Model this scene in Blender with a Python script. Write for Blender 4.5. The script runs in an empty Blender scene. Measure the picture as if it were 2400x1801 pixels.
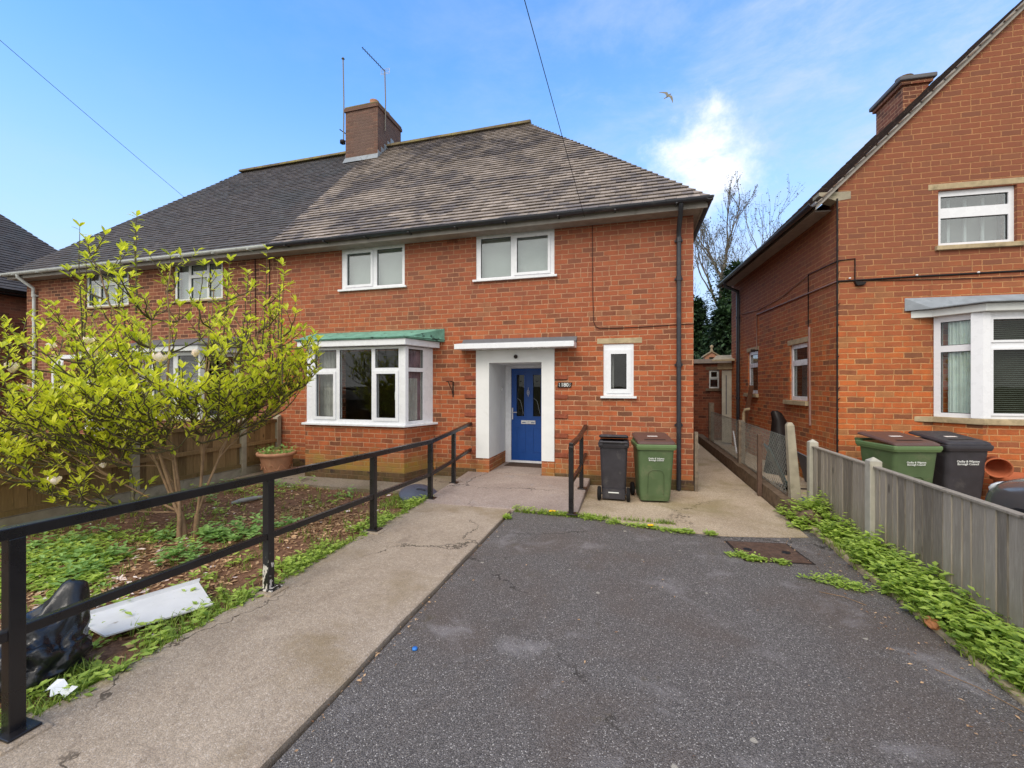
import bpy, math, random
from mathutils import Vector, Matrix, noise as mnoise
S = bpy.context.scene
COL = S.collection
R = random.Random(7)
PI = math.pi
rad = math.radians

# ---------------------------------------------------------------- camera, world, sun, exposure
YAW = 15.6
cd = bpy.data.cameras.new('camera'); cam = bpy.data.objects.new('camera', cd); COL.objects.link(cam)
cam.location = (0, 0, 1.65); cam.rotation_euler = (rad(90), 0, rad(YAW))
cd.sensor_width = 36; cd.lens = 15.0; cd.shift_y = 0.0019
cd.clip_start = 0.05; cd.clip_end = 3000
S.camera = cam
S.view_settings.view_transform = 'Standard'; S.view_settings.look = 'None'
S.view_settings.gamma = 1.0; S.view_settings.exposure = 0.74
try: S.view_settings.use_curve_mapping = False
except Exception: pass
SUN_EL, SUN_AZ = 46.0, 192.0        # degrees; azimuth clockwise from +Y, behind the camera
sl = bpy.data.lights.new('sun', 'SUN'); sun = bpy.data.objects.new('sun', sl); COL.objects.link(sun)
sl.energy = 1.25; sl.angle = rad(35); sl.color = (1.0, 0.91, 0.80)
sd = Vector((math.sin(rad(SUN_AZ))*math.cos(rad(SUN_EL)), math.cos(rad(SUN_AZ))*math.cos(rad(SUN_EL)), math.sin(rad(SUN_EL))))
sun.rotation_euler = sd.to_track_quat('Z', 'Y').to_euler()
sun.location = (4, -8, 14)

class NT:
    """small helper to write node trees as expressions"""
    def __init__(s, tree): s.t = tree
    def n(s, typ, **kw):
        nd = s.t.nodes.new(typ)
        for k, v in kw.items(): setattr(nd, k, v)
        return nd
    def set(s, sock, v):
        if v is None: return
        if isinstance(v, bpy.types.NodeSocket): s.t.links.new(v, sock)
        else:
            if sock.type == 'RGBA' and isinstance(v, (tuple, list)) and len(v) == 3: v = (*v, 1)
            sock.default_value = v
    def m(s, op, a, b=None, c=None, clamp=False):
        nd = s.n('ShaderNodeMath', operation=op, use_clamp=clamp)
        s.set(nd.inputs[0], a); s.set(nd.inputs[1], b); s.set(nd.inputs[2], c)
        return nd.outputs[0]
    def vm(s, op, a, b=None, sc=None):
        nd = s.n('ShaderNodeVectorMath', operation=op)
        s.set(nd.inputs[0], a); s.set(nd.inputs[1], b)
        if sc is not None: s.set(nd.inputs['Scale'], sc)
        return nd.outputs['Value'] if op in ('DOT_PRODUCT', 'LENGTH', 'DISTANCE') else nd.outputs[0]
    def sep(s, v):
        nd = s.n('ShaderNodeSeparateXYZ'); s.set(nd.inputs[0], v); return nd.outputs
    def com(s, x, y, z=0.0):
        nd = s.n('ShaderNodeCombineXYZ'); s.set(nd.inputs[0], x); s.set(nd.inputs[1], y); s.set(nd.inputs[2], z); return nd.outputs[0]
    def mix(s, f, a, b, blend='MIX'):
        nd = s.n('ShaderNodeMix', data_type='RGBA', blend_type=blend, clamp_factor=True)
        s.set(nd.inputs[0], f); s.set(nd.inputs[6], a); s.set(nd.inputs[7], b); return nd.outputs[2]
    def ss(s, v, lo, hi, o0=0.0, o1=1.0):
        nd = s.n('ShaderNodeMapRange', interpolation_type='SMOOTHSTEP')
        s.set(nd.inputs[0], v); nd.inputs[1].default_value = lo; nd.inputs[2].default_value = hi
        nd.inputs[3].default_value = o0; nd.inputs[4].default_value = o1; return nd.outputs[0]
    def ramp(s, f, stops, interp='LINEAR'):
        nd = s.n('ShaderNodeValToRGB'); s.set(nd.inputs[0], f); cr = nd.color_ramp; cr.interpolation = interp
        while len(cr.elements) < len(stops): cr.elements.new(0.5)
        for e, (p, c) in zip(cr.elements, stops):
            e.position = p; e.color = (*c, 1) if len(c) == 3 else c
        return nd.outputs[0]
    def noise(s, vec, scale, detail=3.0, rough=0.55, dist=0.0, out='Fac'):
        nd = s.n('ShaderNodeTexNoise'); s.set(nd.inputs['Vector'], vec)
        nd.inputs['Scale'].default_value = scale; nd.inputs['Detail'].default_value = detail
        nd.inputs['Roughness'].default_value = rough; nd.inputs['Distortion'].default_value = dist
        return nd.outputs[0] if out == 'Fac' else nd.outputs[1]
    def voro(s, vec, scale, feature='F1', out='Distance', rnd=1.0):
        nd = s.n('ShaderNodeTexVoronoi', feature=feature); s.set(nd.inputs['Vector'], vec)
        nd.inputs['Scale'].default_value = scale; nd.inputs['Randomness'].default_value = rnd
        return nd.outputs[out]
    def white(s, vec):
        nd = s.n('ShaderNodeTexWhiteNoise', noise_dimensions='3D'); s.set(nd.inputs['Vector'], vec); return nd.outputs['Value']
    def tc(s, o='Object'): return s.n('ShaderNodeTexCoord').outputs[o]
    def attr(s, name): return s.n('ShaderNodeAttribute', attribute_name=name).outputs['Fac']
    def bump(s, h, strength=0.5, dist=0.01):
        nd = s.n('ShaderNodeBump'); s.set(nd.inputs['Height'], h)
        nd.inputs['Strength'].default_value = strength; nd.inputs['Distance'].default_value = dist
        return nd.outputs[0]

def srgb(r, g, b):
    f = lambda c: (c/255/12.92) if c/255 <= 0.04045 else ((c/255+0.055)/1.055)**2.4
    return (f(r), f(g), f(b))

# ---- world: clear blue sky ahead, one white cloud, thin veils, grey-white overcast behind the camera
W = bpy.data.worlds.new('World'); S.world = W; W.use_nodes = True
wt = W.node_tree
for nd in list(wt.nodes): wt.nodes.remove(nd)
g = NT(wt)
out = g.n('ShaderNodeOutputWorld'); bg = g.n('ShaderNodeBackground'); bg.inputs[1].default_value = 0.15
sky = g.n('ShaderNodeTexSky', sky_type='NISHITA', sun_disc=False)
sky.sun_elevation = rad(SUN_EL); sky.sun_rotation = rad(SUN_AZ); sky.air_density = 1.0; sky.dust_density = 0.4; sky.ozone_density = 1.6
d = g.vm('NORMALIZE', g.tc('Generated'))
dx, dy, dz = g.sep(d)
skc = g.mix(1.0, sky.outputs[0], (0.72, 1.24, 1.68), 'MULTIPLY')
# thin streaky veil, stronger to the right and low down
nv = g.noise(g.vm('MULTIPLY', d, (2.0, 2.0, 5.0)), 2.6, 8.0, 0.66, 0.25)
side_ = g.ss(g.m('ADD', dx, g.m('MULTIPLY', dz, -0.8)), -1.05, 0.22)
veil = g.m('MULTIPLY', g.ss(nv, 0.30, 0.85, 0.15, 1.0), g.m('ADD', g.m('MULTIPLY', side_, 0.95), 0.12))
low = g.ss(g.m('ADD', dz, g.m('MULTIPLY', g.m('SUBTRACT', nv, 0.5), 0.16)), -0.02, 0.60, 1.0, 0.0)
veil = g.m('ADD', veil, g.m('MULTIPLY', g.m('SUBTRACT', 1.0, veil), low))
c1 = g.mix(veil, skc, (2.75, 3.25, 4.05))
# the single bright cloud
cdir = Vector((0.165, 1.088, 0.520)).normalized()
dd = g.vm('SUBTRACT', d, tuple(cdir))
wob = g.vm('SUBTRACT', g.noise(d, 7.0, 8.0, 0.66, out='Color'), (0.5, 0.5, 0.5))
dd2 = g.vm('ADD', dd, g.vm('SCALE', wob, sc=0.21))
el = g.vm('LENGTH', g.vm('MULTIPLY', dd2, (10.5, 8.0, 13.0)))
cm = g.m('MULTIPLY', g.ss(el, 1.30, 0.30), g.ss(g.noise(g.vm('MULTIPLY', d, (1, 1, 2.2)), 12.0, 8.0, 0.66), 0.25, 0.60, 0.35, 1.0))
c2 = g.mix(cm, c1, (5.0, 5.05, 5.2))
# overcast behind and overhead-behind
nb = g.noise(g.vm('MULTIPLY', d, (1.2, 1.2, 2.5)), 2.2, 6.0, 0.6)
ov = g.ss(g.m('ADD', g.m('ADD', dy, g.m('MULTIPLY', dz, -0.35)), g.m('MULTIPLY', nb, 0.3)), 0.02, -0.42)
c3 = g.mix(ov, c2, g.mix(g.ss(nb, 0.3, 0.7), (4.1, 4.1, 4.1), (6.6, 6.5, 6.3)))
wt.links.new(c3, bg.inputs[0]); wt.links.new(bg.outputs[0], out.inputs[0])

# ---------------------------------------------------------------- mesh helpers
class MB:
    def __init__(s): s.v = []; s.f = []; s.t = []; s.sm = []
    def add(s, vs, fs, tint=None, smooth=False):
        o = len(s.v); s.v.extend([tuple(p) for p in vs])
        for f in fs:
            s.f.append(tuple(i+o for i in f)); s.t.append(tint if tint is not None else 0.5); s.sm.append(smooth)
    def quad(s, a, b, c, d, tint=None): s.add([a, b, c, d], [(0, 1, 2, 3)], tint)
    def box(s, x0, x1, y0, y1, z0, z1, M=None, tint=None):
        v = [(x, y, z) for z in (z0, z1) for y in (y0, y1) for x in (x0, x1)]
        if M: v = [M @ Vector(p) for p in v]
        s.add(v, [(0, 2, 3, 1), (4, 5, 7, 6), (0, 1, 5, 4), (2, 6, 7, 3), (0, 4, 6, 2), (1, 3, 7, 5)], tint); return s
    def prism(s, pts, z0, z1, tint=None):
        n = len(pts); zz0 = z0 if isinstance(z0, (list, tuple)) else [z0]*n; zz1 = z1 if isinstance(z1, (list, tuple)) else [z1]*n
        v = [(p[0], p[1], zz0[i]) for i, p in enumerate(pts)]+[(p[0], p[1], zz1[i]) for i, p in enumerate(pts)]
        f = [tuple(reversed(range(n))), tuple(range(n, 2*n))]+[(i, (i+1) % n, n+(i+1) % n, n+i) for i in range(n)]
        s.add(v, f, tint); return s
    def extrude(s, prof, a, b, P=None, closed=True, tint=None, smooth=False):
        """profile [(p,q)] swept from a to b; P(x,p,q)->point"""
        P = P or (lambda x, p, q: (x, p, q)); n = len(prof)
        v = [P(a, *p) for p in prof]+[P(b, *p) for p in prof]
        f = [(i, (i+1) % n, n+(i+1) % n, n+i) for i in range(n if closed else n-1)]
        s.add(v, f, tint, smooth)
        if closed: s.add(v, [tuple(range(n)), tuple(reversed(range(n, 2*n)))], tint)
        return s
    def tube(s, pts, rr, n=6, cap=True, tint=None, smooth=True):
        pts = [Vector(p) for p in pts]
        if not isinstance(rr, (list, tuple)): rr = [rr]*len(pts)
        v = []; ref = Vector((0.13, 0.27, 0.95))
        for i, p in enumerate(pts):
            d = (pts[min(i+1, len(pts)-1)]-pts[max(i-1, 0)])
            d = d.normalized() if d.length > 1e-9 else Vector((0, 0, 1))
            a = d.cross(ref)
            if a.length < 0.15: a = d.cross(Vector((1, 0, 0)))
            a.normalize(); b = d.cross(a)
            for k in range(n):
                t = 2*PI*k/n; v.append(p+(a*math.cos(t)+b*math.sin(t))*rr[i])
        f = [(i*n+k, i*n+(k+1) % n, (i+1)*n+(k+1) % n, (i+1)*n+k) for i in range(len(pts)-1) for k in range(n)]
        s.add(v, f, tint, smooth)
        if cap: s.add(v, [tuple(reversed(range(n))), tuple(range(len(pts)*n-n, len(pts)*n))], tint)
        return s
    def bar(s, pts, w, h, tint=None):
        """square section swept along points, kept upright"""
        pts = [Vector(p) for p in pts]; v = []
        for i, p in enumerate(pts):
            d = pts[min(i+1, len(pts)-1)]-pts[max(i-1, 0)]; sd = Vector((d.y, -d.x, 0))
            if sd.length < 1e-6: sd = Vector((1, 0, 0)); up = Vector((0, 1, 0))
            else: sd.normalize(); up = sd.cross(d).normalized(); up = up if up.z > 0 else -up
            for a, b in ((-1, -1), (1, -1), (1, 1), (-1, 1)): v.append(p+sd*a*w/2+up*b*h/2)
        f = [(i*4+k, i*4+(k+1) % 4, (i+1)*4+(k+1) % 4, (i+1)*4+k) for i in range(len(pts)-1) for k in range(4)]
        f += [(3, 2, 1, 0), tuple(range(len(v)-4, len(v)))]
        s.add(v, f, tint); return s
    def loft(s, rings, cap=True, smooth=False, tint=None):
        n = len(rings[0]); v = [p for r in rings for p in r]
        f = [(i*n+k, i*n+(k+1) % n, (i+1)*n+(k+1) % n, (i+1)*n+k) for i in range(len(rings)-1) for k in range(n)]
        s.add(v, f, tint, smooth)
        if cap: s.add(v, [tuple(reversed(range(n))), tuple(range(len(v)-n, len(v)))], tint)
        return s
    def lathe(s, prof, c=(0, 0, 0), n=24, smooth=True, M=None):
        rings = [[Vector((c[0]+r*math.cos(2*PI*k/n), c[1]+r*math.sin(2*PI*k/n), c[2]+z)) for k in range(n)] for r, z in prof]
        if M: rings = [[M @ p for p in r] for r in rings]
        return s.loft(rings, True, smooth)
    def panel(s, P, x0, x1, z0, z1, holes=(), d0=0.0, d1=0.1):
        """slab with rectangular holes; P(x,d,z)"""
        xs = sorted({x0, x1, *[h[0] for h in holes], *[h[1] for h in holes]}); xs = [x for x in xs if x0 <= x <= x1]
        zs = sorted({z0, z1, *[h[2] for h in holes], *[h[3] for h in holes]}); zs = [z for z in zs if z0 <= z <= z1]
        def solid(i, j):
            if i < 0 or j < 0 or i >= len(xs)-1 or j >= len(zs)-1: return False
            cx, cz = (xs[i]+xs[i+1])/2, (zs[j]+zs[j+1])/2
            return not any(h[0] < cx < h[1] and h[2] < cz < h[3] for h in holes)
        for i in range(len(xs)-1):
            for j in range(len(zs)-1):
                if not solid(i, j): continue
                a, b, c, e = xs[i], xs[i+1], zs[j], zs[j+1]
                s.quad(P(a, d0, c), P(b, d0, c), P(b, d0, e), P(a, d0, e)); s.quad(P(b, d1, c), P(a, d1, c), P(a, d1, e), P(b, d1, e))
                if not solid(i-1, j): s.quad(P(a, d1, c), P(a, d0, c), P(a, d0, e), P(a, d1, e))
                if not solid(i+1, j): s.quad(P(b, d0, c), P(b, d1, c), P(b, d1, e), P(b, d0, e))
                if not solid(i, j-1): s.quad(P(a, d1, c), P(b, d1, c), P(b, d0, c), P(a, d0, c))
                if not solid(i, j+1): s.quad(P(a, d0, e), P(b, d0, e), P(b, d1, e), P(a, d1, e))
        return s
    def leaf(s, p, d, up, L, Wd, tint, fold=0.25):
        d = d.normalized(); sd = d.cross(up)
        if sd.length < 1e-3: sd = d.cross(Vector((1, 0, 0)))
        sd.normalize(); n = sd.cross(d); w = Wd/2
        droop = -n*L*0.12
        v = [p, p+d*L*.35+sd*w*.75+n*w*fold, p+d*L*.7+sd*w*.95+n*w*fold+droop*.5, p+d*L+droop, p+d*L*.7-sd*w*.95+n*w*fold+droop*.5, p+d*L*.35-sd*w*.75+n*w*fold, p+d*L*.52+droop*.2]
        s.add(v, [(6, 0, 1), (6, 1, 2), (6, 2, 3), (6, 3, 4), (6, 4, 5), (6, 5, 0)], tint)
    def leaf2(s, p, d, up, L, Wd, tint):
        d = d.normalized(); sd = d.cross(up)
        if sd.length < 1e-3: sd = d.cross(Vector((1, 0, 0)))
        sd.normalize(); n = sd.cross(d)
        s.add([p, p+d*L*.5+sd*Wd/2, p+d*L-n*L*.1, p+d*L*.5-sd*Wd/2, p+d*L*.5-n*Wd*.18], [(0, 1, 4), (1, 2, 4), (2, 3, 4), (3, 0, 4)], tint)
    def build(s, name, mat, parent=None, world=False, bevel=0.0, smooth=None, subsurf=0, off=None):
        o0 = Vector((0, 0, 0))
        if world and parent is not None:
            q = parent
            while q is not None: o0 = o0+q.location; q = q.parent
        me = bpy.data.meshes.new(name); vs = [Vector(p)-o0 for p in s.v]
        me.from_pydata([tuple(p) for p in vs], [], s.f); me.update()
        uv = me.uv_layers.new(name='UVMap'); data = [0.0]*(2*len(me.loops))
        for p in me.polygons:
            n = p.normal
            if abs(n.z) > 0.75: t1, t2 = Vector((1, 0, 0)), Vector((0, 1, 0))
            else:
                t1 = Vector((-n.y, n.x, 0)).normalized(); t2 = n.cross(t1) if abs(n.z) > 0.3 else Vector((0, 0, 1))
                if t2.z < 0: t2 = -t2
            for li in p.loop_indices:
                co = vs[me.loops[li].vertex_index]; data[2*li] = co.dot(t1); data[2*li+1] = co.dot(t2)
        uv.data.foreach_set('uv', data)
        at = me.attributes.new('tint', 'FLOAT', 'FACE'); at.data.foreach_set('value', s.t)
        me.polygons.foreach_set('use_smooth', s.sm if smooth is None else [smooth]*len(s.sm))
        me.materials.append(mat)
        o = bpy.data.objects.new(name, me); COL.objects.link(o)
        if off is not None: o.location = off
        if parent is not None: o.parent = parent
        if bevel:
            b = o.modifiers.new('bevel', 'BEVEL'); b.width = bevel; b.segments = 2; b.limit_method = 'ANGLE'; b.angle_limit = rad(40)
        if subsurf:
            b = o.modifiers.new('sub', 'SUBSURF'); b.levels = subsurf; b.render_levels = subsurf
        return o

def tag(o, label=None, cat=None, group=None, kind=None):
    if label: o['label'] = label
    if cat: o['category'] = cat
    if group: o['group'] = group
    if kind: o['kind'] = kind
    return o
def thing(name, label, cat, loc=(0, 0, 0), rz=0.0, group=None):
    o = bpy.data.objects.new(name, None); o.empty_display_size = 0.2; COL.objects.link(o)
    o.location = loc; o.rotation_euler = (0, 0, rz); return tag(o, label, cat, group)
def text(name, s, size, mat, parent, M, align='CENTER', space=1.0, bold=0.0):
    cu = bpy.data.curves.new(name, 'FONT'); cu.body = s; cu.size = size; cu.align_x = align; cu.align_y = 'CENTER'
    cu.extrude = 0.0012; cu.offset = bold; cu.space_line = space
    to = bpy.data.objects.new(name+'_curve', cu); COL.objects.link(to)
    bpy.context.view_layer.update()
    me = bpy.data.meshes.new_from_object(to.evaluated_get(bpy.context.evaluated_depsgraph_get()))
    bpy.data.objects.remove(to); bpy.data.curves.remove(cu)
    me.transform(M); me.materials.clear(); me.materials.append(mat)
    o = bpy.data.objects.new(name, me); COL.objects.link(o); o.parent = parent; return o
# ---------------------------------------------------------------- materials
MATS = {}
def new(name):
    m = bpy.data.materials.new(name); m.use_nodes = True; t = m.node_tree
    b = t.nodes['Principled BSDF']; MATS[name] = m
    return m, NT(t), b
def plain(name, col, rough=0.6, spec=0.4, metal=0.0, var=0.12, scale=8.0, bump=0.0, bscale=60.0, dirt=None, dscale=2.0, dlo=0.55, dhi=0.75):
    """colour with noise variation, optional dirt stains and a fine bump"""
    m, g, b = new(name); o = g.tc()
    n = g.noise(o, scale, 5.0, 0.6)
    c = g.mix(g.ss(n, 0.3, 0.7), tuple(x*(1-var) for x in col), tuple(min(1, x*(1+var)) for x in col))
    if dirt:
        dm = g.ss(g.noise(o, dscale, 6.0, 0.65, 0.4), dlo, dhi); c = g.mix(g.m('MULTIPLY', dm, 0.85), c, dirt)
    g.set(b.inputs['Base Color'], c); g.set(b.inputs['Roughness'], g.ss(n, 0.2, 0.8, max(0.02, rough-0.07), min(1, rough+0.07)))
    b.inputs['Specular IOR Level'].default_value = spec; b.inputs['Metallic'].default_value = metal
    if bump: g.set(b.inputs['Normal'], g.bump(g.noise(o, bscale, 4.0, 0.6), bump, 0.004))
    return m

def brick(name, h=0.0825, w=0.232, pal=None, mortar=srgb(186, 142, 110), soot=0.25, moss=0.0, mossz=0.55, spread=1.0, warm=1.0, tan=0.22, soot_haze_c=srgb(122, 84, 66), upper_haze=0.0):
    m, g, b = new(name); uv = g.tc('UV'); ob = g.tc()
    u, v, _ = g.sep(uv)
    wob = g.sep(g.vm('SUBTRACT', g.noise(g.com(u, v, 0.0), 9.0, 2.0, 0.5, out='Color'), (0.5, 0.5, 0.5)))
    wob2 = g.sep(g.vm('SUBTRACT', g.noise(g.com(u, v, 3.0), 45.0, 2.0, 0.6, out='Color'), (0.5, 0.5, 0.5)))
    u2 = g.m('ADD', u, g.m('ADD', g.m('MULTIPLY', wob[0], 0.022), g.m('MULTIPLY', wob2[0], 0.012)))
    v2 = g.m('ADD', v, g.m('ADD', g.m('MULTIPLY', wob[1], 0.016), g.m('MULTIPLY', wob2[1], 0.012)))
    rv = g.m('DIVIDE', v2, h); row = g.m('FLOOR', rv); fv = g.m('SUBTRACT', rv, row)
    jit = g.m('MULTIPLY', g.m('SUBTRACT', g.white(g.com(row, 7.3, 1.1)), 0.5), 0.16)
    cu = g.m('ADD', g.m('ADD', g.m('DIVIDE', u2, w), g.m('MULTIPLY', g.m('MODULO', g.m('ADD', row, 400.0), 2.0), 0.5)), jit)
    ci = g.m('FLOOR', cu); fu = g.m('SUBTRACT', cu, ci)
    # now and then a stretcher is replaced by two headers
    hd = g.m('GREATER_THAN', g.white(g.com(ci, row, 9.0)), 0.93)
    half = g.m('GREATER_THAN', fu, 0.5)
    fu = g.mix(hd, fu, g.m('MULTIPLY', g.m('SUBTRACT', fu, g.m('MULTIPLY', half, 0.5)), 2.0))
    du = g.m('MULTIPLY', g.m('MINIMUM', fu, g.m('SUBTRACT', 1.0, fu)), g.mix(hd, (w,)*3, (w/2,)*3))
    dv = g.m('MULTIPLY', g.m('MINIMUM', fv, g.m('SUBTRACT', 1.0, fv)), h)
    dmin = g.m('MINIMUM', du, dv)
    mo = g.ss(dmin, 0.0048, 0.0088, 1.0, 0.0)
    idv = g.com(g.m('ADD', ci, g.m('MULTIPLY', g.m('MULTIPLY', hd, half), 0.5)), row, 0.0)
    r1 = g.white(idv); r2 = g.white(g.vm('ADD', idv, (31.7, 11.1, 5.0)))
    pal = pal or [(0.0, srgb(112, 76, 58)), (0.08, srgb(130, 80, 59)), (0.20, srgb(152, 86, 60)), (0.50, srgb(167, 91, 59)), (0.85, srgb(178, 97, 60)), (0.95, srgb(184, 108, 70)), (1.0, srgb(150, 106, 78))]
    c = g.ramp(r1, pal)
    big = g.noise(ob, 0.55, 4.0, 0.6)
    # zones of the wall share a tone
    fine = g.noise(ob, 70.0, 5.0, 0.7); med = g.noise(ob, 14.0, 4.0, 0.6)
    c = g.mix(g.m('MULTIPLY', g.ss(med, 0.40, 0.75), tan), c, srgb(158, 108, 78))
    c = g.mix(0.55, c, g.ramp(fine, [(0.25, (0.60, 0.58, 0.56)), (0.75, (1.32, 1.30, 1.28))]), 'MULTIPLY')
    c = g.mix(0.8, c, g.ramp(g.noise(ob, 5.5, 7.0, 0.68), [(0.30, (0.72, 0.72, 0.74)), (0.5, (1.0, 1.0, 1.0)), (0.70, (1.18, 1.15, 1.12))]), 'MULTIPLY')
    mc = g.mix(g.ss(g.noise(ob, 6.0, 4.0), 0.3, 0.7), tuple(x*0.78 for x in mortar), tuple(min(1, x*1.1) for x in mortar))
    pit = g.ss(g.noise(ob, 30.0, 3.0), 0.66, 0.78)
    sm = g.m('MULTIPLY', g.ss(big, 0.42, 0.72), soot)
    c = g.mix(sm, c, soot_haze_c)
    if upper_haze:  # haze painted into the colour: brick and mortar dulled higher up the wall
        um = g.m('MULTIPLY', g.ss(g.m('ADD', g.sep(ob)[2], g.m('MULTIPLY', g.noise(ob, 1.1, 5.0, 0.65), 1.6)), 2.6, 4.6), upper_haze)
        c = g.mix(um, c, soot_haze_c); mc = g.mix(g.m('MULTIPLY', um, 0.5), mc, soot_haze_c)
    c = g.mix(mo, c, mc)
    # weathering: grey-brown veil in broad cloudy patches, lime smears
    c = g.mix(g.m('MULTIPLY', sm, 0.25), c, soot_haze_c)
    streak = g.noise(g.vm('MULTIPLY', ob, (7.0, 7.0, 0.55)), 1.0, 5.0, 0.6)
    c = g.mix(g.m('MULTIPLY', g.ss(streak, 0.56, 0.74), 0.30), c, srgb(98, 66, 54))
    c = g.mix(g.m('MULTIPLY', g.ss(g.noise(ob, 2.3, 7.0, 0.7, 0.5), 0.66, 0.76), 0.30), c, srgb(196, 160, 124))
    c = g.mix(g.m('MULTIPLY', pit, 0.35), c, srgb(84, 52, 40))
    z = g.sep(ob)[2]
    if moss:
        mm = g.m('MULTIPLY', g.ss(g.m('ADD', z, g.m('MULTIPLY', g.m('SUBTRACT', g.noise(ob, 3.0, 5.0, 0.65), 0.5), 0.75)), mossz, 0.12), moss)
        c = g.mix(g.m('MULTIPLY', mm, 0.82), c, g.ramp(g.noise(ob, 5.0, 4.0), [(0.3, srgb(152, 116, 74)), (0.52, srgb(150, 128, 66)), (0.72, srgb(150, 142, 54))]))
    g.set(b.inputs['Base Color'], c); b.inputs['Roughness'].default_value = 0.9; b.inputs['Specular IOR Level'].default_value = 0.2
    hgt = g.m('ADD', g.m('MULTIPLY', mo, -0.8), g.m('ADD', g.m('MULTIPLY', fine, 0.35), g.m('MULTIPLY', r2, 0.35)))
    g.set(b.inputs['Normal'], g.bump(hgt, 0.8, 0.008))
    return m
brick('brick_main', soot=0.22, moss=0.45, mossz=0.40, upper_haze=0.45, soot_haze_c=srgb(132, 86, 72))
plain('brick_quoin', srgb(138, 78, 58), 0.9, 0.2, var=0.2, scale=14, bump=0.4)
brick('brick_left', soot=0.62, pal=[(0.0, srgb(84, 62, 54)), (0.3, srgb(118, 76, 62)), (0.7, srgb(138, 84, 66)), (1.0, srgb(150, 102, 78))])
brick('brick_bay', soot=0.2, moss=1.0, mossz=0.62)
brick('brick_right', w=0.24, soot=0.30, upper_haze=0.80, soot_haze_c=srgb(126, 82, 66), moss=0.22, mossz=0.5, mortar=srgb(196, 146, 100), tan=0.35,
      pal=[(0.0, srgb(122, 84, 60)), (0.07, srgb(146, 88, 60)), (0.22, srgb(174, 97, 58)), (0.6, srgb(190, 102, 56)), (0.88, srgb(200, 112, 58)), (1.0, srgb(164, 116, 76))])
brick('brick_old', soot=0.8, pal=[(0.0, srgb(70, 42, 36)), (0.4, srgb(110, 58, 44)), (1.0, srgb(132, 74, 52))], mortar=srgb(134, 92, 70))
brick('brick_chimney', soot=0.9, soot_haze_c=srgb(106, 88, 82), pal=[(0.0, srgb(74, 58, 54)), (0.4, srgb(108, 78, 68)), (1.0, srgb(130, 92, 76))], mortar=srgb(124, 104, 92))
brick('brick_blue', soot=0.5, moss=0.25, mossz=0.2, pal=[(0.0, srgb(46, 42, 42)), (0.5, srgb(62, 54, 50)), (1.0, srgb(82, 66, 58))], mortar=srgb(104, 88, 74))

def tiles(name, ca, cb, cd_, patch, lo, hi, edge, rough=0.75):
    m, g, b = new(name); ob = g.tc(); t = g.attr('tint')
    c = g.mix(t, ca, cb)
    n = g.noise(g.vm('MULTIPLY', ob, (1.0, 1.0, 1.6)), 0.85, 5.0, 0.62, 0.6)
    pm = g.ss(g.m('ADD', n, g.m('MULTIPLY', g.m('SUBTRACT', t, 0.5), 0.16)), lo, hi)
    c = g.mix(g.m('MULTIPLY', pm, patch), c, cd_)
    c = g.mix(g.m('MULTIPLY', g.ss(g.noise(ob, 16.0, 5.0, 0.7), 0.5, 0.75), 0.45), c, tuple(x*0.55 for x in ca))
    c = g.mix(g.m('MULTIPLY', g.ss(g.noise(ob, 38.0, 4.0, 0.7), 0.64, 0.74), 0.35), c, srgb(176, 172, 140))
    g.set(b.inputs['Base Color'], c); b.inputs['Roughness'].default_value = rough; b.inputs['Specular IOR Level'].default_value = 0.3
    g.set(b.inputs['Normal'], g.bump(g.noise(ob, 90.0, 3.0), 0.3, 0.004)); return m
tiles('tile_pale', srgb(135, 125, 117), srgb(173, 161, 151), srgb(92, 88, 92), 0.78, 0.47, 0.58, 0.3)
tiles('tile_dark', srgb(74, 69, 68), srgb(92, 86, 84), srgb(72, 76, 78), 0.6, 0.42, 0.7, 0.3)
tiles('tile_brown', srgb(82, 68, 60), srgb(118, 96, 82), srgb(80, 78, 72), 0.6, 0.45, 0.7, 0.3)
plain('tile_gap', srgb(38, 33, 33), 0.9, 0.1)
plain('ridge_tile', srgb(112, 100, 78), 0.85, 0.2, var=0.3, scale=3.0, bump=0.4, dirt=srgb(134, 128, 70), dscale=3.0, dlo=0.45, dhi=0.7)
plain('upvc', srgb(226, 229, 234), 0.28, 0.5, var=0.02)
plain('upvc_aged', srgb(206, 210, 208), 0.35, 0.5, var=0.05, dirt=srgb(150, 150, 136), dscale=5.0, dlo=0.6, dhi=0.85)
plain('gasket', srgb(30, 30, 32), 0.6, 0.3)
plain('render_white', srgb(224, 226, 226), 0.85, 0.2, var=0.04, scale=3.0, bump=0.25, bscale=90, dirt=srgb(176, 172, 160), dscale=2.2, dlo=0.60, dhi=0.85)
plain('fascia_grey', srgb(146, 141, 134), 0.6, 0.3, var=0.15, scale=4.0, dirt=srgb(92, 88, 82), dscale=3.0)
plain('soffit_grey', srgb(150, 140, 133), 0.7, 0.2, var=0.15)
plain('black_pvc', srgb(44, 46, 52), 0.32, 0.5, var=0.1, dirt=srgb(74, 74, 74), dscale=4.0)
plain('white_pvc', srgb(196, 202, 200), 0.4, 0.5, var=0.06, dirt=srgb(150, 154, 146), dscale=4.0)
plain('copper', srgb(112, 160, 142), 0.75, 0.2, var=0.22, scale=7.0, dirt=srgb(44, 62, 58), dscale=5.5, dlo=0.58, dhi=0.63)
plain('lead', srgb(138, 146, 154), 0.55, 0.4, var=0.14, scale=5.0, dirt=srgb(104, 112, 118), dscale=5.0)
plain('felt', srgb(104, 104, 108), 0.8, 0.2, var=0.1)
plain('stone', srgb(172, 156, 126), 0.9, 0.2, var=0.16, scale=9, bump=0.4, bscale=50, dirt=srgb(122, 112, 88), dscale=6.0, dlo=0.5, dhi=0.75)
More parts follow.
